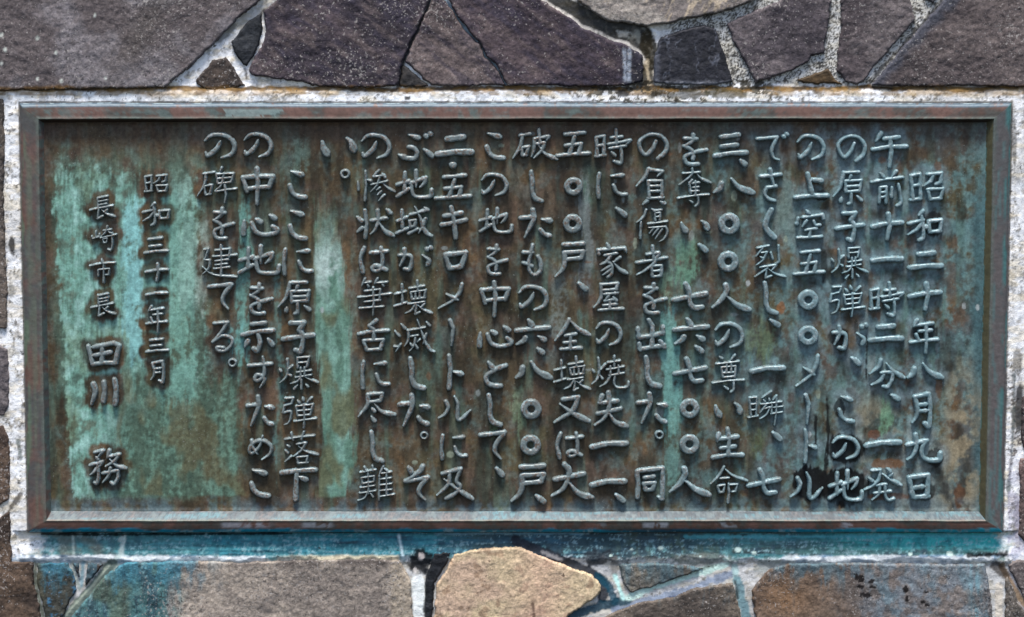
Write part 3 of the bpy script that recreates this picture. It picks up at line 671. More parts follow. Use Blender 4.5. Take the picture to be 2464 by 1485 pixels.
for r, (k, t, h) in zip(rows, PROFILE):
    x, z = r[:, 0], r[:, 1]
    x = x + 1.3 * (fbm(x / 60, z / 60, 220, 3) - .5) + .5 * (fbm(x / 7, z / 7, 221, 3) - .5); z = z + 1.3 * (fbm(x / 60, z / 60, 222, 3) - .5) + .5 * (fbm(x / 7, z / 7, 223, 3) - .5)
    px, py = px_of(x, z, h / 1000)
    n1 = fbm(px / 70, py / 70, 200, 4); n2 = fbm(px / 14, py / 14, 201, 4); n3 = fbm(px / 5, py / 5, 202, 3)
    wob = .5 * (fbm(x / 25, z / 25, 203, 3) - .5) + .16 * (fbm(x / 3, z / 3, 204, 2) - .5)
    FV.append(np.stack([x / 1000, -(h + wob) / 1000, z / 1000], 1))
    u = {'o': 0.0, 'f': 1.0, 'l': 2.0, 's': 3.0}[k] + (0 if k in 'ol' else t)
    c = np.empty((nP, 3)); c[:] = lin(100, 76, 68)
    c = mix(c, lin(76, 62, 54), sstep(.45, .62, n1) * .8)
    c = mix(c, lin(62, 74, 72), sstep(.5, .62, n2 * .6 + n1 * .4) * .5)
    c = mix(c, lin(88, 90, 92), (sid == 1) * .7 + (sid == 3) * .45 * sstep(.3, .6, n1))
    if k == 'o':                                  # rounded outer edge: slate film at the top, verdigris at the sides and foot
        c = mix(c, lin(74, 92, 104), ((sid == 0) * sstep(.2, .5, n2 + .1) * (t < 4)) * .9)
        c = mix(c, lin(150, 165, 170), ((sid == 0) & (t < .5)) * sstep(.45, .6, n2) * .8)
        c = mix(c, lin(92, 112, 92), ((sid == 3)) * sstep(.46, .62, sfbm(px / 10, py / 120, 210, 3)) * .7)
        c = mix(c, lin(64, 112, 112), ((sid == 1)) * sstep(.42, .6, sfbm(px / 8, py / 90, 211, 3)) * .8)
        bt = (sid == 2) * (1 - sstep(3.5, 5.6, t + 4 * (n1 - .5))) * sstep(2400, 2300, 0 * px + 1)
        bl = lin(18, 130, 156)[None, :] * np.ones((nP, 1))
        bl = mix(bl, lin(40, 158, 178), sstep(1900, 2150, px + 200 * (n2 - .5)))
        bl = mix(bl, lin(40, 74, 92), sstep(1450, 1560, px) * (1 - sstep(1700, 1900, px)) * .8)
        bl = mix(bl, lin(150, 180, 186), sstep(.58, .72, n2) * .7)
        bt = (sid == 2) * (1 - sstep(3.2, 5.8, t + 5 * (n1 - .5) + 3 * (n2 - .5)))
        c = c + (bl - c) * bt[:, None]
    if k == 'f':
        ft = (sid == 0) * sstep(.5, .62, fbm(px / 60, py / 20, 207, 4)) * sstep(.35, .6, n2)
        c = mix(c, lin(96, 124, 122), ft * .3)
        c = mix(c, lin(122, 140, 138), (sid == 0) * (np.abs(px - 600) < 90 - 60 * t + 60 * (n2 - .5)) * .7)
        c = mix(c, lin(146, 150, 158), (sid == 2) * sstep(.55, .6, fbm(px / 130, py * 0, 208, 2)) * sstep(.4, .55, n2) * .65)
        c = mix(c, lin(96, 104, 90), (sid == 3) * sstep(.42, .62, sfbm(px / 12, py / 160, 212, 3)) * .6)
        c = mix(c, lin(80, 116, 116), (sid == 1) * sstep(.54, .66, sfbm(px / 7, py / 60, 213, 3)) * sstep(300, 360, py) * .5)
    if k == 'l':
        c = mix(c, lin(96, 106, 98), .35 + .3 * sstep(.4, .6, n2))
    if k == 's':
        c = mix(c, lin(50, 67, 75), (sid == 2) * (.6 + .4 * sstep(.35, .6, n2)))
        gr = fbm(px / 4.5, py * 0 + t * 5, 230, 3)
        c = mix(c, lin(26, 36, 44), (sid == 2) * sstep(.48, .62, gr + .10 * (n1 - .5) + .07 * sstep(500, 1900, px)) * .8)
        c = mix(c, lin(60, 110, 120), (sid == 2) * sstep(.5, .62, sfbm(px / 120, py * 0 + t * 2, 231, 3)) * .6)
        c = mix(c, lin(40, 52, 60), (sid == 2) * sstep(.47, .56, n3 * .7 + .3 * n2 + .07 * sstep(700, 1900, px)) * .8)
        c = mix(c, lin(80, 92, 94), (sid == 2) * sstep(.56, .66, n2) * .6)
        c = mix(c, lin(82, 100, 96), (sid == 3) * sstep(.35, .55, n2) * .7)
        c = mix(c, lin(78, 74, 46), (sid == 1) * .8); c = mix(c, lin(66, 54, 44), (sid == 0) * .8)
        c = mix(c, lin(70, 120, 122), (sid == 1) * (t > .9) * sstep(.4, .6, n2) * .8)
    FC.append(np.clip(c * (1 + .35 * (n3 - .5))[:, None], .004, .9))
FV = np.vstack(FV) - ORG; FC = np.vstack(FC)
i = np.arange(nP); j = (i + 1) % nP
FF = np.vstack([np.stack([a * nP + i, (a + 1) * nP + i, (a + 1) * nP + j, a * nP + j], 1) for a in range(len(PROFILE) - 1)])
raw_mesh('frame', FV, FF[:, ::-1], FC, M_FRAME, plaque)

# raised lettering, one mesh per vertical line
for li, chars in enumerate(PLACED):
    A = np.vstack([P for strokes in chars for P, r in strokes])
    lc = np.array([A[:, 0].mean() / 1000, -D_PLATE, A[:, 1].min() / 1000])
    line_o = bpy.data.objects.new('inscription_line', None)
    line_o.empty_display_size = 0.02
    line_o.location = lc - ORG
    link(line_o, plaque)
    for strokes in chars:
        A = np.vstack([P for P, r in strokes]); rm = max(r.max() for P, r in strokes)
        lo = A.min(0) - rm - 2.2; hi = A.max(0) + rm + 2.2
        X, Z = mesh_grid(lo[0], hi[0], lo[1], hi[1], .55)
        e = char_field(strokes, X, Z)
        e = e + .6 * (fbm(X / 4.5, Z / 4.5, 300 + li, 3) - .5)
        small = 1.0 if rm > 1.6 else .85
        H = D_LET * 1000 * small * (1 + .12 * (fbm(X / 9, Z / 9, 320 + li, 2) - .5))
        t = np.clip((.35 - e) / 1.45, 0, 1)
        h = H * (t * t * (3 - 2 * t)) ** .9
        keep = t > .015
        y = D_PLATE * 1000 - .55 + h * 1.12 + .35 * np.clip(-e - 1.0, 0, 1.5) + .12 * (fbm(X / 1.6, Z / 1.6, 330 + li, 2) - .5)
        used, F = grid_quads(keep)
        px, py = px_of(X, Z, D_PLATE + .003)
        n1 = fbm(px / 60, py / 60, 340, 4); n2 = fbm(px / 9, py / 9, 341, 4); n3 = fbm(px / 3.2, py / 3.2, 342, 3)
        rx = sstep(1350, 2150, px + 500 * (n1 - .5))
        c = np.empty(X.shape + (3,)); c[:] = lin(112, 112, 108)
        c = mix(c, lin(108, 136, 142), np.clip(.45 + .5 * rx + 1.3 * (n2 - .5), 0, 1))
        c = mix(c, lin(92, 74, 60), sstep(.48, .62, n2) * (1 - .6 * rx) * sstep(.8, 1.0, t) * .9)
        c = mix(c, lin(160, 178, 184), sstep(.52, .7, .6 * n2 + .4 * n3) * .4)
        c = c * (1.0 + .3 * (n3 - .5) + .7 * (n2 - .5))[..., None]
        V = np.stack([X.ravel() / 1000, -y.ravel() / 1000, Z.ravel() / 1000], 1)[used]
        cc = np.array([V[:, 0].mean(), -D_PLATE, V[:, 2].min()])
        o = raw_mesh('raised_character', V - cc, F, c.reshape(-1, 3)[used], M_LETTER, line_o)
        o.location = cc - lc

# ------------------------------------------------------------------ stone wall
wall = empty('stone_wall', (0, 0.02, -0.48), 'crazy-paved wall of grey, purple and tan stones with white mortar joints around the bronze plaque', 'wall')
WO = np.array([0, 0.02, -0.48])
T_ = -230; B_ = 1700; L_ = -220; R_ = 2690
# outline, base colour, second colour, material, face height mm, label
STONES = [
 (f'{L_},{T_} 700,{T_} 629,0 578,38 554,65 516,103 485,133 455,164 414,195 400,208 396,213 273,212 137,217 20,219 -40,222 {L_},224', (120,114,116), (94,86,86), 'S', 13, 'large pale grey stone'),
 ('629,31 631,68 625,99 615,126 595,161 578,147 564,126 557,102 581,68 595,51', (44,46,50), (26,28,32), 'D', 5, 'small black stone'),
 ('543,138 560,158 580,192 590,204 560,215 523,223 498,216 474,204 470,195 487,172 513,145', (92,80,72), (60,54,52), 'S', 6, 'small brown triangular stone'),
 (f'745,{T_} 1100,{T_} 1034,0 1026,20 1003,72 983,116 969,147 961,181 956,206 900,211 841,211 752,207 728,198 701,195 649,187 605,182 598,164 617,130 638,96 640,68 633,29 667,0', (82,72,76), (62,56,62), 'S', 11, 'dark purple grey stone'),
 (f'1108,{T_} 1010,-60 1067,0 1085,20 1103,51 1130,85 1154,106 1167,137 1191,157 1208,191 1216,205 1120,207 1036,206 1010,180 975,148 987,118 1007,73 1030,20 1038,0', (112,100,98), (86,76,76), 'S', 10, None),
 ('967,153 1002,180 1032,207 1000,211 961,210', (66,58,52), (48,46,46), 'D', 5, None),
 (f'1075,-10 1110,{T_} 1240,{T_} 1302,0 1335,22 1376,46 1400,67 1444,84 1478,101 1509,108 1537,128 1547,140 1548,195 1509,206 1393,208 1300,205 1221,206 1212,191 1195,156 1171,136 1158,105 1134,83 1107,50 1089,20', (84,73,76), (64,56,62), 'S', 11, None),
 (f'1350,{T_} 1900,{T_} 1815,0 1760,22 1700,38 1654,44 1615,54 1574,62 1537,62 1513,55 1461,52 1437,36 1414,18 1390,0', (150,142,134), (120,112,108), 'S', 15, 'pale rough stone'),
 ('1590,88 1624,79 1658,67 1696,60 1722,70 1738,112 1756,170 1763,200 1692,206 1624,204 1572,200 1574,143 1581,116', (44,44,50), (20,21,25), 'D', 9, 'near black square stone'),
 (f'1752,57 1828,22 1880,4 1910,-60 2000,-60 1998,0 1990,68 1981,128 1951,131 1946,146 1912,165 1876,179 1856,188 1819,197 1796,153 1762,92', (98,90,92), (74,68,72), 'S', 10, None),
 (f'2023,-60 2180,-60 2188,0 2200,48 2150,107 2099,165 2075,197 2062,204 2035,196 2015,168 2018,119 2025,68', (104,96,96), (82,74,76), 'S', 10, None),
 ('1921,192 1960,180 1993,166 2007,191 2026,203 1978,201 1935,200', (74,58,38), (50,42,32), 'D', 4, None),
 (f'2300,{T_} {R_},{T_} {R_},200 2452,207 2340,206 2203,207 2102,203 2139,157 2173,116 2235,45 2274,0', (102,92,90), (80,72,72), 'S', 11, None),
 (f'1930,{T_} 2300,{T_} 2262,-20 2246,8 2232,2 2200,-75 1940,-75', (86,82,84), (60,58,62), 'S', 9, None),
 (f'{L_},232 -30,232 8,240 12,330 9,470 14,600 18,700 16,790 -40,800 {L_},800', (104,94,86), (72,66,62), 'S', 6, None),
 (f'{L_},830 0,828 18,842 24,900 22,975 10,1000 {L_},1005', (112,104,104), (88,82,84), 'S', 6, None),
 (f'{L_},1030 8,1022 22,1060 26,1130 22,1200 -10,1225 {L_},1240', (98,82,70), (72,60,54), 'S', 6, None),
 (f'{L_},1262 0,1245 24,1225 26,1306 30,1349 82,1353 80,1394 100,1485 150,{B_} {L_},{B_}', (92,76,64), (66,56,50), 'S', 8, 'brown stone'),
 (f'90,1354 164,1353 178,1385 184,1418 152,1482 60,1600 150,{B_} 108,1485 88,1394', (46,64,70), (66,66,60), 'S', 7, 'blue stained stone'),
 ('174,1354 190,1356 191,1396', (84,70,62), (64,56,52), 'S', 6, None),
 ('211,1353 250,1357 229,1384 204,1413', (90,76,66), (70,60,54), 'S', 6, None),
 (f'300,1353 420,1350 600,1352 760,1347 900,1344 962,1348 974,1372 988,1398 994,1485 992,{B_} 60,{B_} 172,1485 262,1376', (158,146,134), (130,120,112), 'S', 10, 'wide pale brown stone with teal stain'),
 (f'1022,1395 1046,1330 1090,1325 1074,1360 1046,1406 1040,1485 1046,{B_} 1024,{B_}', (34,36,40), (24,25,29), 'D', 5, None),
 (f'1046,{B_} 1046,1485 1050,1408 1077,1366 1094,1335 1137,1323 1200,1317 1256,1317 1290,1332 1342,1353 1376,1367 1425,1384 1446,1410 1446,1425 1410,1454 1366,1482 1330,1550 1300,{B_}', (194,174,142), (186,160,138), 'T', 12, 'tan stone'),
 ('1488,1358 1560,1354 1640,1360 1690,1368 1640,1390 1515,1428 1500,1400', (112,106,96), (88,84,78), 'S', 8, None),
 (f'1420,1500 1530,1452 1624,1437 1663,1416 1764,1403 1772,1440 1784,1485 1800,{B_} 1380,{B_}', (106,96,86), (84,76,70), 'S', 9, None),
 (f'1808,1420 1846,1375 1897,1355 2101,1355 2370,1358 2380,1407 2390,1485 2392,{B_} 1830,{B_} 1816,1485', (122,104,90), (96,82,72), 'S', 10, None),
 (f'2418,1400 2425,1385 2450,1440 2470,1480 2500,{B_} 2420,{B_}', (112,104,96), (90,84,78), 'S', 6, None),
 (f'2424,1362 2436,1350 2470,1345 {R_},1330 {R_},{B_} 2520,{B_} 2480,1470', (122,112,108), (98,90,88), 'S', 6, None),
 (f'2458,960 2470,935 {R_},930 {R_},1090 2470,1090 2456,1060', (96,84,82), (72,64,64), 'S', 6, None),
 (f'2452,1105 2475,1100 {R_},1105 {R_},1310 2475,1315 2452,1290', (112,94,90), (84,72,70), 'S', 6, None),
 (f'2470,232 {R_},225 {R_},905 2475,905 2466,640', (106,96,92), (84,76,74), 'S', 6, None),
]

_rw = np.random.RandomState(11)
_xs = np.linspace(L_ - 660, R_ + 660, 13); _ys = np.linspace(T_ - 480, B_ + 480, 9)
for (xa_, xb_, ya_, yb_) in ((L_ - 660, L_ - 12, T_ - 480, B_ + 480), (R_ + 12, R_ + 660, T_ - 480, B_ + 480), (L_ - 12, R_ + 12, T_ - 480, T_ - 12), (L_ - 12, R_ + 12, B_ + 12, B_ + 480)):
    nx_ = max(2, round((xb_ - xa_) / 400)); ny_ = max(1, round((yb_ - ya_) / 400))
    gx_ = np.linspace(xa_, xb_, nx_ + 1)[None, :] + np.zeros((ny_ + 1, 1)); gy_ = np.linspace(ya_, yb_, ny_ + 1)[:, None] + np.zeros((1, nx_ + 1))
    gx_[:, 1:-1] += _rw.uniform(-90, 90, gx_[:, 1:-1].shape); gy_[1:-1, :] += _rw.uniform(-90, 90, gy_[1:-1, :].shape)
    for a_ in range(ny_):
        for b_ in range(nx_):
            q_ = np.array([(gx_[a_, b_], gy_[a_, b_]), (gx_[a_, b_ + 1], gy_[a_, b_ + 1]), (gx_[a_ + 1, b_ + 1], gy_[a_ + 1, b_ + 1]), (gx_[a_ + 1, b_], gy_[a_ + 1, b_])])
            m_ = q_.mean(0); q_ = m_ + (q_ - m_) * (1 - 16 / np.linalg.norm(q_ - m_, axis=1))[:, None]
            v_ = _rw.uniform(.8, 1.15); ca_ = tuple(np.array((108, 100, 98)) * v_)
            STONES.append((' '.join('%.0f,%.0f' % tuple(p_) for p_ in q_), ca_, tuple(np.array(ca_) * .8), 'S', _rw.uniform(7, 12), None))
N_VIEW = 32

def stain_stone(c, px, py, k, n1, n2, n3, sv):
    # colour that belongs to single stones
    TE = lin(58, 96, 100)
    if k == 21:
        m = (1 - sstep(385, 450, px + 70 * (n2 - .5) + 40 * (sv - .5)))
        cc = mix(np.broadcast_to(lin(66, 108, 110), c.shape).copy(), lin(44, 80, 90), sstep(.45, .6, sv))
        cc = mix(cc, lin(110, 146, 150), sstep(.6, .72, .5 * sv + .5 * n3) * .7)
        cc = mix(cc, lin(84, 92, 70), sstep(.52, .66, n1) * .6)
        c = c + (cc - c) * (m * .92)[..., None]
        c = mix(c, lin(60, 54, 54), (1 - sstep(1352, 1372, py + 24 * (n2 - .5))) * sstep(.35, .55, n1) * .7)
        c = mix(c, lin(166, 152, 132), sstep(935, 948, px + 8 * (n2 - .5)) * .5)
    if k in (18, 19, 20, 21, 24, 25, 26):
        dr = .55 * sfbm(px / 13, py / 70, 57, 4) + .45 * n2
        c = mix(c, lin(64, 120, 138), sstep(.46, .6, dr + .10 * (1 - sstep(1352, 1440, py))) * (1 - sstep(1358, 1450, py + 120 * (sv - .5) + 50 * (n2 - .5))) * ({18: .6, 21: .7, 26: .45}.get(k, .4)) * ((1 - sstep(440, 560, px)) if k == 21 else 1))
    if k == 18:
        c = mix(c, lin(60, 116, 150), sstep(.58, .72, .5 * n3 + .5 * sv) * .6); c = mix(c, lin(80, 78, 62), (1 - sstep(90, 112, px + 14 * (n2 - .5))) * .8)
    if k == 26:
        m = sstep(1990, 2160, px + 140 * (n1 - .5) + 60 * (sv - .5))
        c = mix(c, lin(112, 118, 124), m * (.4 + .5 * sstep(.4, .6, n2)))
        c = mix(c, lin(92, 112, 120), sstep(.46, .70, .6 * sfbm((px - .45 * py) / 26, py / 160, 55, 3) + .4 * n2) * m * .7)
        c = mix(c, lin(104, 140, 150), np.exp(-((px - 2346 - .1 * (py - 1400)) / 16) ** 2) * sstep(.3, .6, sv) * .8)
        c = mix(c, lin(124, 92, 62), np.exp(-(((px - 1890) / 60) ** 2 + ((py - 1440) / 50) ** 2)) * .6)
        for x, y, a, b in ((2070, 1393, 14, 8), (2098, 1398, 10, 6), (2083, 1432, 16, 8), (2072, 1412, 9, 5), (2178, 1418, 8, 10), (2182, 1440, 5, 9), (2232, 1456, 8, 4), (2220, 1448, 6, 4), (2060, 1385, 6, 8), (2100, 1412, 9, 4), (2230, 1425, 6, 4)):
            r = np.hypot((px - x) / a, (py - y) / b) + 1.1 * (n3 - .5) + .9 * (n2 - .5)
            c = mix(c, lin(26, 22, 22), (1 - sstep(.75, .95, r)) * .95)
    if k == 6:
        m = sstep(1490, 1508, px + 12 * (n2 - .5)) * sstep(100, 120, py)
        c = mix(c, lin(40, 40, 46), m * .9)
        d = np.minimum(np.abs(px - 1502 - 8 * (n1 - .5)), np.abs(px - 1514 + 6 * (n2 - .5)))
        c = mix(c, lin(150, 158, 170), (1 - sstep(2, 7, d + 6 * (n3 - .5))) * sstep(112, 122, py) * (1 - sstep(190, 203, py)) * .9)
    if k == 8:
        d = np.abs(fbm(px / 30, py / 45, 91, 3) - .5)
        c = mix(c, lin(110, 114, 126), (1 - sstep(.004, .03, d)) * .4 * sstep(.4, .6, n2) + (1 - sstep(1580, 1592, px + 10 * (n2 - .5))) * .3)
        c = mix(c, lin(126, 128, 136), sstep(190, 202, py + 8 * (n3 - .5)) * .6)
    if k == 23:
        c = mix(c, lin(120, 94, 70), sstep(.62, .72, n2) * .5)
        c = mix(c, lin(196, 162, 140), np.exp(-((px - 1300) / 60) ** 2) * .6)
        d = np.abs(px - 1283 - 14 * (n1 - .5)) + 10 * (n3 - .5)
        c = mix(c, lin(66, 46, 40), (1 - sstep(1, 7, d)) * sstep(1430, 1455, py) * .7)
    if k == 7:
        c = mix(c, lin(190, 172, 146), sstep(.5, .72, sfbm((px + .4 * py) / 9, py / 22, 77, 4)) * sstep(.42, .62, n1) * .6)
    if k == 0:
        c = mix(c, lin(82, 76, 70), np.exp(-(((px - 380 + .5 * py) / 40) ** 2 + ((py - 70) / 110) ** 2)) * .45)
        for x, y in ((4, 85), (4, 153), (147, 194), (255, 188), (12, 120), (135, 128), (90, 92), (228, 38), (90, 190)):
            c = mix(c, lin(186, 190, 182), (1 - sstep(2, 6, np.hypot(px - x, (py - y) * .8) + 6 * (n3 - .5))) * .85)
    if k == 12:
        c = mix(c, lin(70, 76, 88), (1 - sstep(4, 34, np.abs((px - 2098) + (py - 204) * -.9 * -1 - 2 * 0) / 1.3 + 30 * (n2 - .5))) * .6)
    if k in (3, 4, 6):                                  # slaty diagonal grain
        g = sfbm((px * .8 + py * .6) / 60, (py * .8 - px * .6) / 14, 95 + k, 4)
        c = mix(c, lin(58, 54, 66), sstep(.52, .68, g) * .6); c = mix(c, lin(118, 104, 100), sstep(.55, .7, 1 - g) * .35)
    return c

POLYS = []
for k, (ps, ca, cb, mt, hgt, lab) in enumerate(STONES):
    P = poly(ps)
    hgt = max(hgt * .7 + 1.5, 6.5)
    Xp, Zp = at([p[0] for p in P], [p[1] for p in P], hgt / 1000 * .7)
    Q = list(zip(Xp, Zp)); POLYS.append(Q)
    x0, x1, z0, z1 = min(Xp) - 4, max(Xp) + 4, min(Zp) - 4, max(Zp) + 4
    X, Z = mesh_grid(x0, x1, z0, z1, 1.25 if k < N_VIEW else 3.0)
    wx = X + 3.4 * (fbm(X / 7, Z / 7, 400 + k, 4) - .5); wz = Z + 3.4 * (fbm(X / 7, Z / 7, 450 + k, 4) - .5)
    e = sdf_poly(wx, wz, Q) + 1.4 * (fbm(X / 2.6, Z / 2.6, 470 + k, 2) - .5) + 5 * np.clip(fbm(X / 16, Z / 16, 480 + k, 3) - .62, 0, 1) - (1.0 if 8 < k < 14 else .3)
    rough = {'S': 1.0, 'D': .8, 'T': .8}[mt]
    t = np.clip((1.2 - e) / 3.4, 0, 1)
    h = -6 + (hgt + 6) * (1 - (1 - t) ** 2.6)
    fac = np.abs(fbm(X / 34, Z / 22, 660 + k, 3) - .5) + .6 * np.abs(fbm(X / 13, Z / 10, 680 + k, 2) - .5)
    h = h + rough * ((2.0 if k in (0, 21, 23, 26) else 2.8) * (fac - .16) + 4.0 * (fbm(X / 60, Z / 60, 500 + k, 3) - .5) + 1.5 * (fbm(X / 12, Z / 12, 520 + k, 4) - .5) + .8 * (fbm(X / 3.4, Z / 3.4, 540 + k, 3) - .5)) * sstep(0, .6, t)
    used, F = grid_quads(t > .01)
    px, py = px_of(X, Z, hgt / 1000)
    n1 = fbm(px / 110, py / 110, 560 + k, 5); n2 = fbm(px / 22, py / 22, 580 + k, 4); n3 = fbm(px / 6, py / 6, 600 + k, 3); sv = sfbm(px / 12, py / 90, 620 + k, 3)
    c = np.empty(X.shape + (3,)); c[:] = lin(*ca)
    c = mix(c, lin(*cb), sstep(.38, .62, n1)); c = mix(c, lin(*cb) * .8, sstep(.55, .7, n2) * .5)
    c = stain_stone(c, px, py, k, n1, n2, n3, sv)
    # lichen and damp line where stones sit above the plaque bed
    if P[-1][1] < 240 and k < 13:
        c = mix(c, lin(86, 62, 26), sstep(203, 212, py + 12 * (n2 - .5)) * .85)
    n4 = fbm(px / 2.6, py / 2.6, 640 + k, 2)
    c = np.clip(c * (1 + .7 * (n3 - .5) + .8 * (n4 - .5) + .35 * (n2 - .5))[..., None], .004, .85)
    V = np.stack([X.ravel() / 1000, -h.ravel() / 1000, Z.ravel() / 1000], 1)[used] - WO
    o = raw_mesh('stone', V, F, c.reshape(-1, 3)[used], {'S': M_STONE, 'D': M_DARK, 'T': M_TAN}[mt], wall)
    if lab: o['label'] = lab

# mortar: the bed of the wall
xa, za = at(L_ - 650, B_ + 470, 0); xb, zb = at(R_ + 650, T_ - 470, 0)
def spaced(lo, hi, a, b):          # fine where the photograph looks, coarser beyond
    return np.concatenate([np.arange(lo, a, 4.0), np.arange(a, b, 1.3), np.arange(b, hi, 4.0)])
X, Z = np.meshgrid(spaced(float(xa), float(xb), -660., 660.), spaced(float(za), float(zb), -410., 410.))
px, py = px_of(X, Z, .004)
n1 = fbm(px / 80, py / 80, 700, 5); n2 = fbm(px / 18, py / 18, 701, 4); n3 = fbm(px / 5, py / 5, 702, 3); sh = sfbm(px / 120, py / 9, 703, 4)
bed = np.maximum(np.maximum(R_OUT[0] - X, X - R_OUT[1]), np.maximum(R_OUT[2] - Z, Z - R_OUT[3]))   # mm outside the plaque
below = R_OUT[2] - Z
hm = 3.6 + 3.0 * (n1 - .5) + 1.6 * (n2 - .5) + .5 * (n3 - .5)
hm = hm + 3.2 * (1 - sstep(12, 22, bed + 6 * (n2 - .5))) * (below <= 0)
ledge = (below > 0) * (1 - sstep(26, 37, below + 4 * (n2 - .5))) * (X > R_OUT[0] - 12) * (X < R_OUT[1] + 12)
bw_ = below + 9 * (n2 - .5) + 8 * (fbm(px / 60, py / 60, 715, 3) - .5)
hm = hm + (below > 0) * (X > R_OUT[0] - 12) * (X < R_OUT[1] + 12) * np.where(bw_ < 33, -1.6 + .15 * bw_, np.clip(3.35 - .45 * (bw_ - 33), 0, 8)) * sstep(0, 1, 1) + ledge * 1.2 * (sh - .5) * 2
c = np.empty(X.shape + (3,)); c[:] = lin(240, 240, 242)
c = mix(c, lin(196, 192, 186), sstep(.5, .68, n1) * .6); c = mix(c, lin(150, 140, 124), sstep(.62, .72, n2) * .6)
c = mix(c, lin(60, 56, 52), sstep(.66, .72, .55 * n3 + .45 * fbm(px / 60, py / 16, 710, 4)) * .85)
c = mix(c, lin(214, 200, 172), sstep(.5, .64, fbm(px / 40, py / 12, 704, 4)) * .5)
SALT = sstep(.46, .56, .3 * n3 + .55 * fbm(px / 2.6, py / 2.6, 705, 2) + .15 * n2)
def region(x, y, a, b, col, k, na=.8):
    global c
    r = np.hypot((px - x) / a, (py - y) / b) + na * (n2 - .5) + .4 * (n3 - .5)
    c = mix(c, col, (1 - sstep(.7, 1.1, r)) * k)
def line(s, w, col, k, na=1.0, soft=3):
    global c
    d = dist_line(px, py, poly(s)) - w + na * (12 * (n2 - .5) + 7 * (n3 - .5))
    c = mix(c, col, (1 - sstep(-soft, soft, d)) * k)
# salt-and-pepper joints above, right of centre
pep = sstep(1560, 1640, px) * (1 - sstep(196, 206, py))
c = mix(c, lin(58, 56, 54), pep * SALT * .95); c = mix(c, lin(186, 184, 176), pep * (1 - SALT) * .6)
line('1320,-40 1330,10 1400,50 1470,75 1540,95 1556,140', 34, lin(30, 28, 22), .95, .8); line('1556,90 1558,210', 16, lin(52, 46, 34), .9)
line('1300,-2 1335,19 1376,43 1400,64 1444,81 1478,98 1509,105 1537,125 1552,150', 4.5, lin(214, 206, 196), .95, .5, 2)
region(1500, 80, 26, 10, lin(180, 178, 170), .7, 1.6); region(1530, 85, 20, 16, lin(160, 160, 150), .6, 1.8)
line('1556,150 1562,205', 5, lin(196, 178, 150), .8)
line('1065,-4 1086,20 1104,51 1131,85 1155,106 1168,137 1192,157 1209,191 1218,205', 6, lin(120, 138, 150), .95, .4)
line('1037,-20 1028,20 1005,72 985,116 970,147 960,208', 6, lin(26, 30, 36), .95, .3)
line('2268,0 2229,46 2160,124 2120,166 2090,206', 3.5, lin(38, 38, 40), .8, .6)
line('560,62 525,96', 9, lin(96, 96, 92), .7); line('668,-4 640,20 585,55', 16, lin(130, 126, 116), .55); line('668,4 630,28', 4, lin(28, 26, 24), .9)
line('440,165 480,130', 6, lin(60, 54, 46), .8, 1.4); line('590,166 595,190', 4, lin(70, 60, 50), .8)
# moss line under the upper stones, dirt along the bed
ml = np.abs(py - 213 - 10 * (fbm(px / 50, py * 0, 706, 3) - .5)) - 5
c = mix(c, lin(70, 48, 18), (1 - sstep(-2, 3.5, ml + 8 * (n2 - .5))) * (px < 2450) * .95)
c = mix(c, lin(40, 34, 24), (1 - sstep(-2, 5, ml + 5 + 9 * (n3 - .5))) * sstep(1380, 1500, px) * .9)
c = mix(c, lin(190, 158, 112), (1 - sstep(0, 14, np.abs(py - 222) + 14 * (n2 - .5))) * sstep(.5, .65, n1 + .1) * .6)
c = mix(c, lin(40, 36, 28), sstep(.53, .60, .55 * n2 + .45 * n3 + .10 * (1 - sstep(212, 232, py)) - .04) * (np.abs(py - 222) < 28) * sstep(1100, 1500, px) * (1 - .75 * sstep(1830, 1900, px)) * .9)
c = mix(c, lin(122, 92, 48), sstep(.50, .60, fbm(px / 30, py / 10, 716, 4)) * (np.abs(py - 218) < 12) * .6)
region(1640, 228, 70, 12, lin(60, 58, 44), .75, 1.8); region(1500, 226, 22, 10, lin(40, 38, 36), .8, 1.8); region(1750, 226, 50, 12, lin(70, 66, 46), .7, 1.8); region(1585, 222, 18, 10, lin(48, 40, 26), .8, 1.6)
region(980, 236, 8, 5, lin(40, 36, 34), .9)
# left and right beds
lb = (px < 62) & (py > 235)
c = mix(c, lin(56, 54, 52), lb * sstep(.60, .70, .5 * n2 + .5 * n3) * .7)
region(30, 590, 9, 26, lin(34, 32, 30), .9); region(28, 700, 10, 20, lin(120, 116, 108), .6)
line('-10,1262 14,1240 50,1190', 4, lin(70, 62, 54), .8); line('44,1060 50,1100', 3, lin(60, 80, 74), .7)
rb = (px > 2425) & (py > 230)
c = mix(c, lin(62, 56, 56), rb * sstep(.54, .66, .5 * n2 + .5 * n3) * sstep(760, 960, py) * .85)
region(2452, 985, 14, 70, lin(30, 28, 28), .9, 1.0); region(2448, 870, 12, 40, lin(60, 56, 52), .6); region(2440, 350, 6, 60, lin(70, 66, 60), .6)
line('2440,900 2436,1060 2424,1200', 3.5, lin(44, 60, 60), .8); region(2450, 1250, 14, 50, lin(90, 80, 84), .6)
c = mix(c, lin(176, 172, 196), rb * sstep(1060, 1200, py) * sstep(.3, .5, n2) * .5)
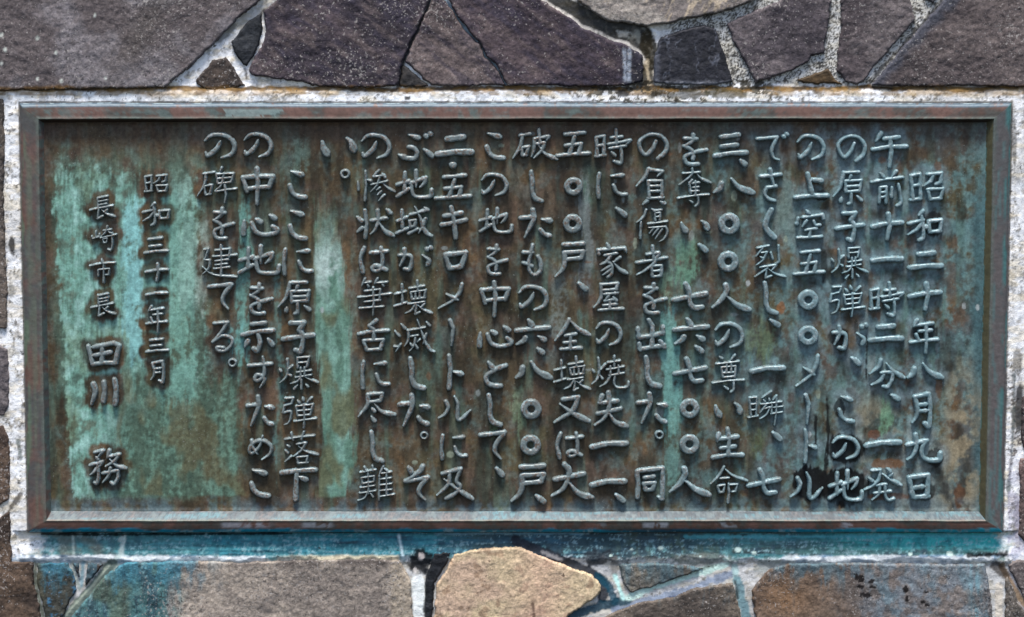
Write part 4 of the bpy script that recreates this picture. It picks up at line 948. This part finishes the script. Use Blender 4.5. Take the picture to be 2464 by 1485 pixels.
# copper run-off stain on the ledge under the plaque
m = sstep(1276, 1284, py) * (1 - sstep(1336, 1356, py + 26 * (n2 - .5) + 14 * (n3 - .5))) * sstep(56, 130, px + 90 * (n2 - .5) + 40 * (n3 - .5)) * (1 - sstep(2385, 2432, px + 50 * (n2 - .5) + 20 * (n3 - .5)))
bc = np.empty(X.shape + (3,)); bc[:] = lin(84, 122, 136)
bc = mix(bc, lin(16, 124, 152), sstep(330, 620, px + 160 * (n1 - .5)) * (1 - sstep(1000, 1150, px)) * (.5 + .5 * sstep(.35, .6, sh)))
bc = mix(bc, lin(10, 84, 110), sstep(560, 700, px) * (1 - sstep(940, 1080, px)) * sstep(.48, .6, sh) * .8)
bc = mix(bc, lin(40, 56, 74), sstep(1000, 1200, px) * (1 - sstep(1620, 1760, px)) * .9)
bc = mix(bc, lin(34, 96, 128), sstep(1000, 1050, px) * (1 - sstep(1380, 1480, px)) * sstep(.5, .62, sh) * .7)
bc = mix(bc, lin(92, 92, 90), sstep(1420, 1560, px) * (1 - sstep(1760, 1800, px)) * sstep(.46, .62, n2) * .8)
bc = mix(bc, lin(84, 104, 110), sstep(1760, 1820, px) * .8); bc = mix(bc, lin(58, 72, 84), sstep(1760, 1820, px) * sstep(.48, .62, sh) * .7)
bc = mix(bc, lin(48, 176, 190), sstep(1880, 2200, px + 160 * (n2 - .5)) * (1 - sstep(1306, 1330, py + 20 * (n2 - .5))) * .9)
bc = bc * np.array([.5, .98, .84])
bc = mix(bc, lin(16, 24, 30), sstep(.54, .68, .6 * sh + .4 * n2) * .6)
bc = mix(bc, lin(70, 160, 170), sstep(.54, .68, fbm(px / 90, py / 10, 713, 4)) * .45 * ((px < 1050) + (px > 1780)))
bc = mix(bc, lin(20, 70, 92), sstep(.48, .66, .6 * sfbm(px / 14, py / 60, 717, 4) + .4 * n2) * .45)
bc = mix(bc, lin(120, 176, 180), sstep(.54, .64, .6 * sfbm(px / 12, py / 30, 718, 4) + .4 * n3) * sstep(1296, 1330, py) * .5)
bc = mix(bc, lin(130, 164, 172), sstep(.57, .66, .5 * fbm(px / 50, py / 7, 711, 4) + .5 * n3) * .6)
bc = mix(bc, lin(96, 96, 84), (1 - sstep(250, 330, px)) * sstep(.46, .6, n1) * .6)
c = c + (bc - c) * (m * .95)[..., None]
lo = sstep(1332, 1340, py + 6 * (n2 - .5)) * (1 - sstep(1352, 1366, py + 8 * (n2 - .5)))
c = mix(c, lin(120, 150, 178), lo * sstep(.4, .6, n2) * ((px < 480) * .7 + (px > 1880) * .8))
c = mix(c, lin(224, 206, 172), lo * sstep(620, 760, px) * (1 - sstep(955, 965, px)) * .8)
lump = (1 - sstep(-2, 4, np.abs(py - 1343 - 8 * (fbm(px / 40, py * 0, 714, 3) - .5)) - 5 + 12 * (n2 - .5)))
c = mix(c, lin(226, 230, 232), lump * ((px > 40) * (px < 640) + (px > 1880) * (px < 2390)) * .85)
line('1050,1284 1400,1283', 3, lin(130, 170, 190), .8, .7); line('1650,1292 2400,1290', 4, lin(96, 178, 190), .8, .8)
line('960,1290 966,1320 972,1345', 4, lin(190, 210, 216), .9, .5); line('290,1300 300,1290 292,1330 268,1365 240,1400', 5, lin(186, 200, 196), .85, .7)
line('175,1290 178,1330', 2.5, lin(170, 186, 180), .8, .4)
line('100,1286 300,1287 700,1284', 2.6, lin(18, 20, 22), .9, .4, 1.5)
# lower joints
low = sstep(1344, 1356, py + 6 * (n2 - .5))
c = mix(c, lin(130, 128, 120), low * .5)
line('270,1360 160,1490', 14, lin(86, 100, 92), .9, .8); line('262,1362 160,1478', 3, lin(168, 176, 160), .9, .6); line('285,1360 215,1440 170,1500', 4, lin(150, 164, 156), .8, .8)
line('172,1356 192,1418', 4, lin(150, 160, 154), .9, .5); line('200,1354 196,1410', 5, lin(120, 150, 160), .9, .6)
line('85,1355 84,1395 104,1490', 5, lin(90, 96, 84), .9, .7)
line('1006,1400 1010,1490 1010,1700', 16, lin(228, 232, 230), 1, .3); region(1010, 1350, 32, 34, lin(26, 27, 30), .95, 1.0); region(1012, 1340, 9, 8, lin(190, 180, 176), .8, 1.8); region(1000, 1374, 6, 9, lin(214, 206, 200), .8, 1.4)
line('1030,1370 1026,1490', 6, lin(30, 32, 36), .9)
line('1240,1302 1290,1322 1345,1345 1390,1362 1440,1390 1456,1420 1450,1440', 12, lin(46, 50, 58), .95, .7); line('1300,1325 1350,1348', 3, lin(160, 156, 156), .8)
line('1440,1385 1470,1420 1478,1450', 9, lin(26, 70, 88), .9, 1.1); line('1370,1484 1450,1455 1510,1450', 12, lin(30, 66, 82), .92, 1.1); line('1480,1385 1492,1420 1500,1440', 5, lin(190, 232, 226), 1, .5)
line('1512,1438 1580,1407 1660,1383 1745,1358', 9, lin(196, 222, 212), 1, 1.1); line('1580,1402 1660,1378 1740,1356', 2, lin(120, 140, 132), .7, 1.4); line('1480,1468 1560,1446 1640,1424 1760,1380', 8, lin(136, 148, 168), .9, 1.2); line('1480,1476 1560,1454 1640,1432', 2.5, lin(70, 84, 120), .7, .8)
region(1690, 1345, 70, 20, lin(120, 124, 116), .7, 1.0); region(1440, 1340, 40, 22, lin(56, 60, 66), .8, 1.2); region(1480, 1360, 12, 24, lin(120, 116, 112), .7)
for x, y, a in ((1590, 1318, 7), (1775, 1322, 9), (1745, 1345, 8), (1815, 1330, 8), (2190, 1332, 6), (2285, 1332, 9), (1685, 1338, 4), (1470, 1336, 5), (1520, 1322, 4)):
    region(x, y, a, a * .7, lin(206, 226, 216), .95, 1.0)
line('1768,1365 1772,1390', 7, lin(178, 206, 204), .9, .6); line('1776,1400 1796,1490', 11, lin(108, 142, 150), .9, 1.0); line('1770,1400 1774,1440', 3, lin(40, 42, 40), .8, .6)
region(1860, 1365, 60, 22, lin(146, 152, 148), .7, .9)
line('2404,1410 2404,1490', 9, lin(208, 198, 184), .95, .6); line('2410,1362 2466,1458', 7, lin(140, 116, 90), .9, .8); line('2395,1362 2420,1385', 12, lin(60, 50, 42), .8)
line('2330,1336 2420,1332', 5, lin(24, 24, 26), .9, .8)
c = mix(c, lin(30, 28, 26), (1 - sstep(.6, 2.2, np.abs(bed - .6) + 2.4 * (n2 - .5))) * .85)
c = mix(c, lin(96, 92, 84), (py < 1275) * sstep(.56, .64, .5 * sfbm(px / 14, py / 60, 712, 4) + .5 * n3) * .55)
c = np.clip(c * (1 + .42 * (n3 - .5) + .25 * (n2 - .5) + .3 * (sh - .5))[..., None], .004, .88)
inside = bed < -12
used, F = grid_quads(~inside)
V = np.stack([X.ravel() / 1000, -hm.ravel() / 1000, Z.ravel() / 1000], 1)[used] - WO
raw_mesh('mortar', V, F, c.reshape(-1, 3)[used], M_MORTAR, wall)
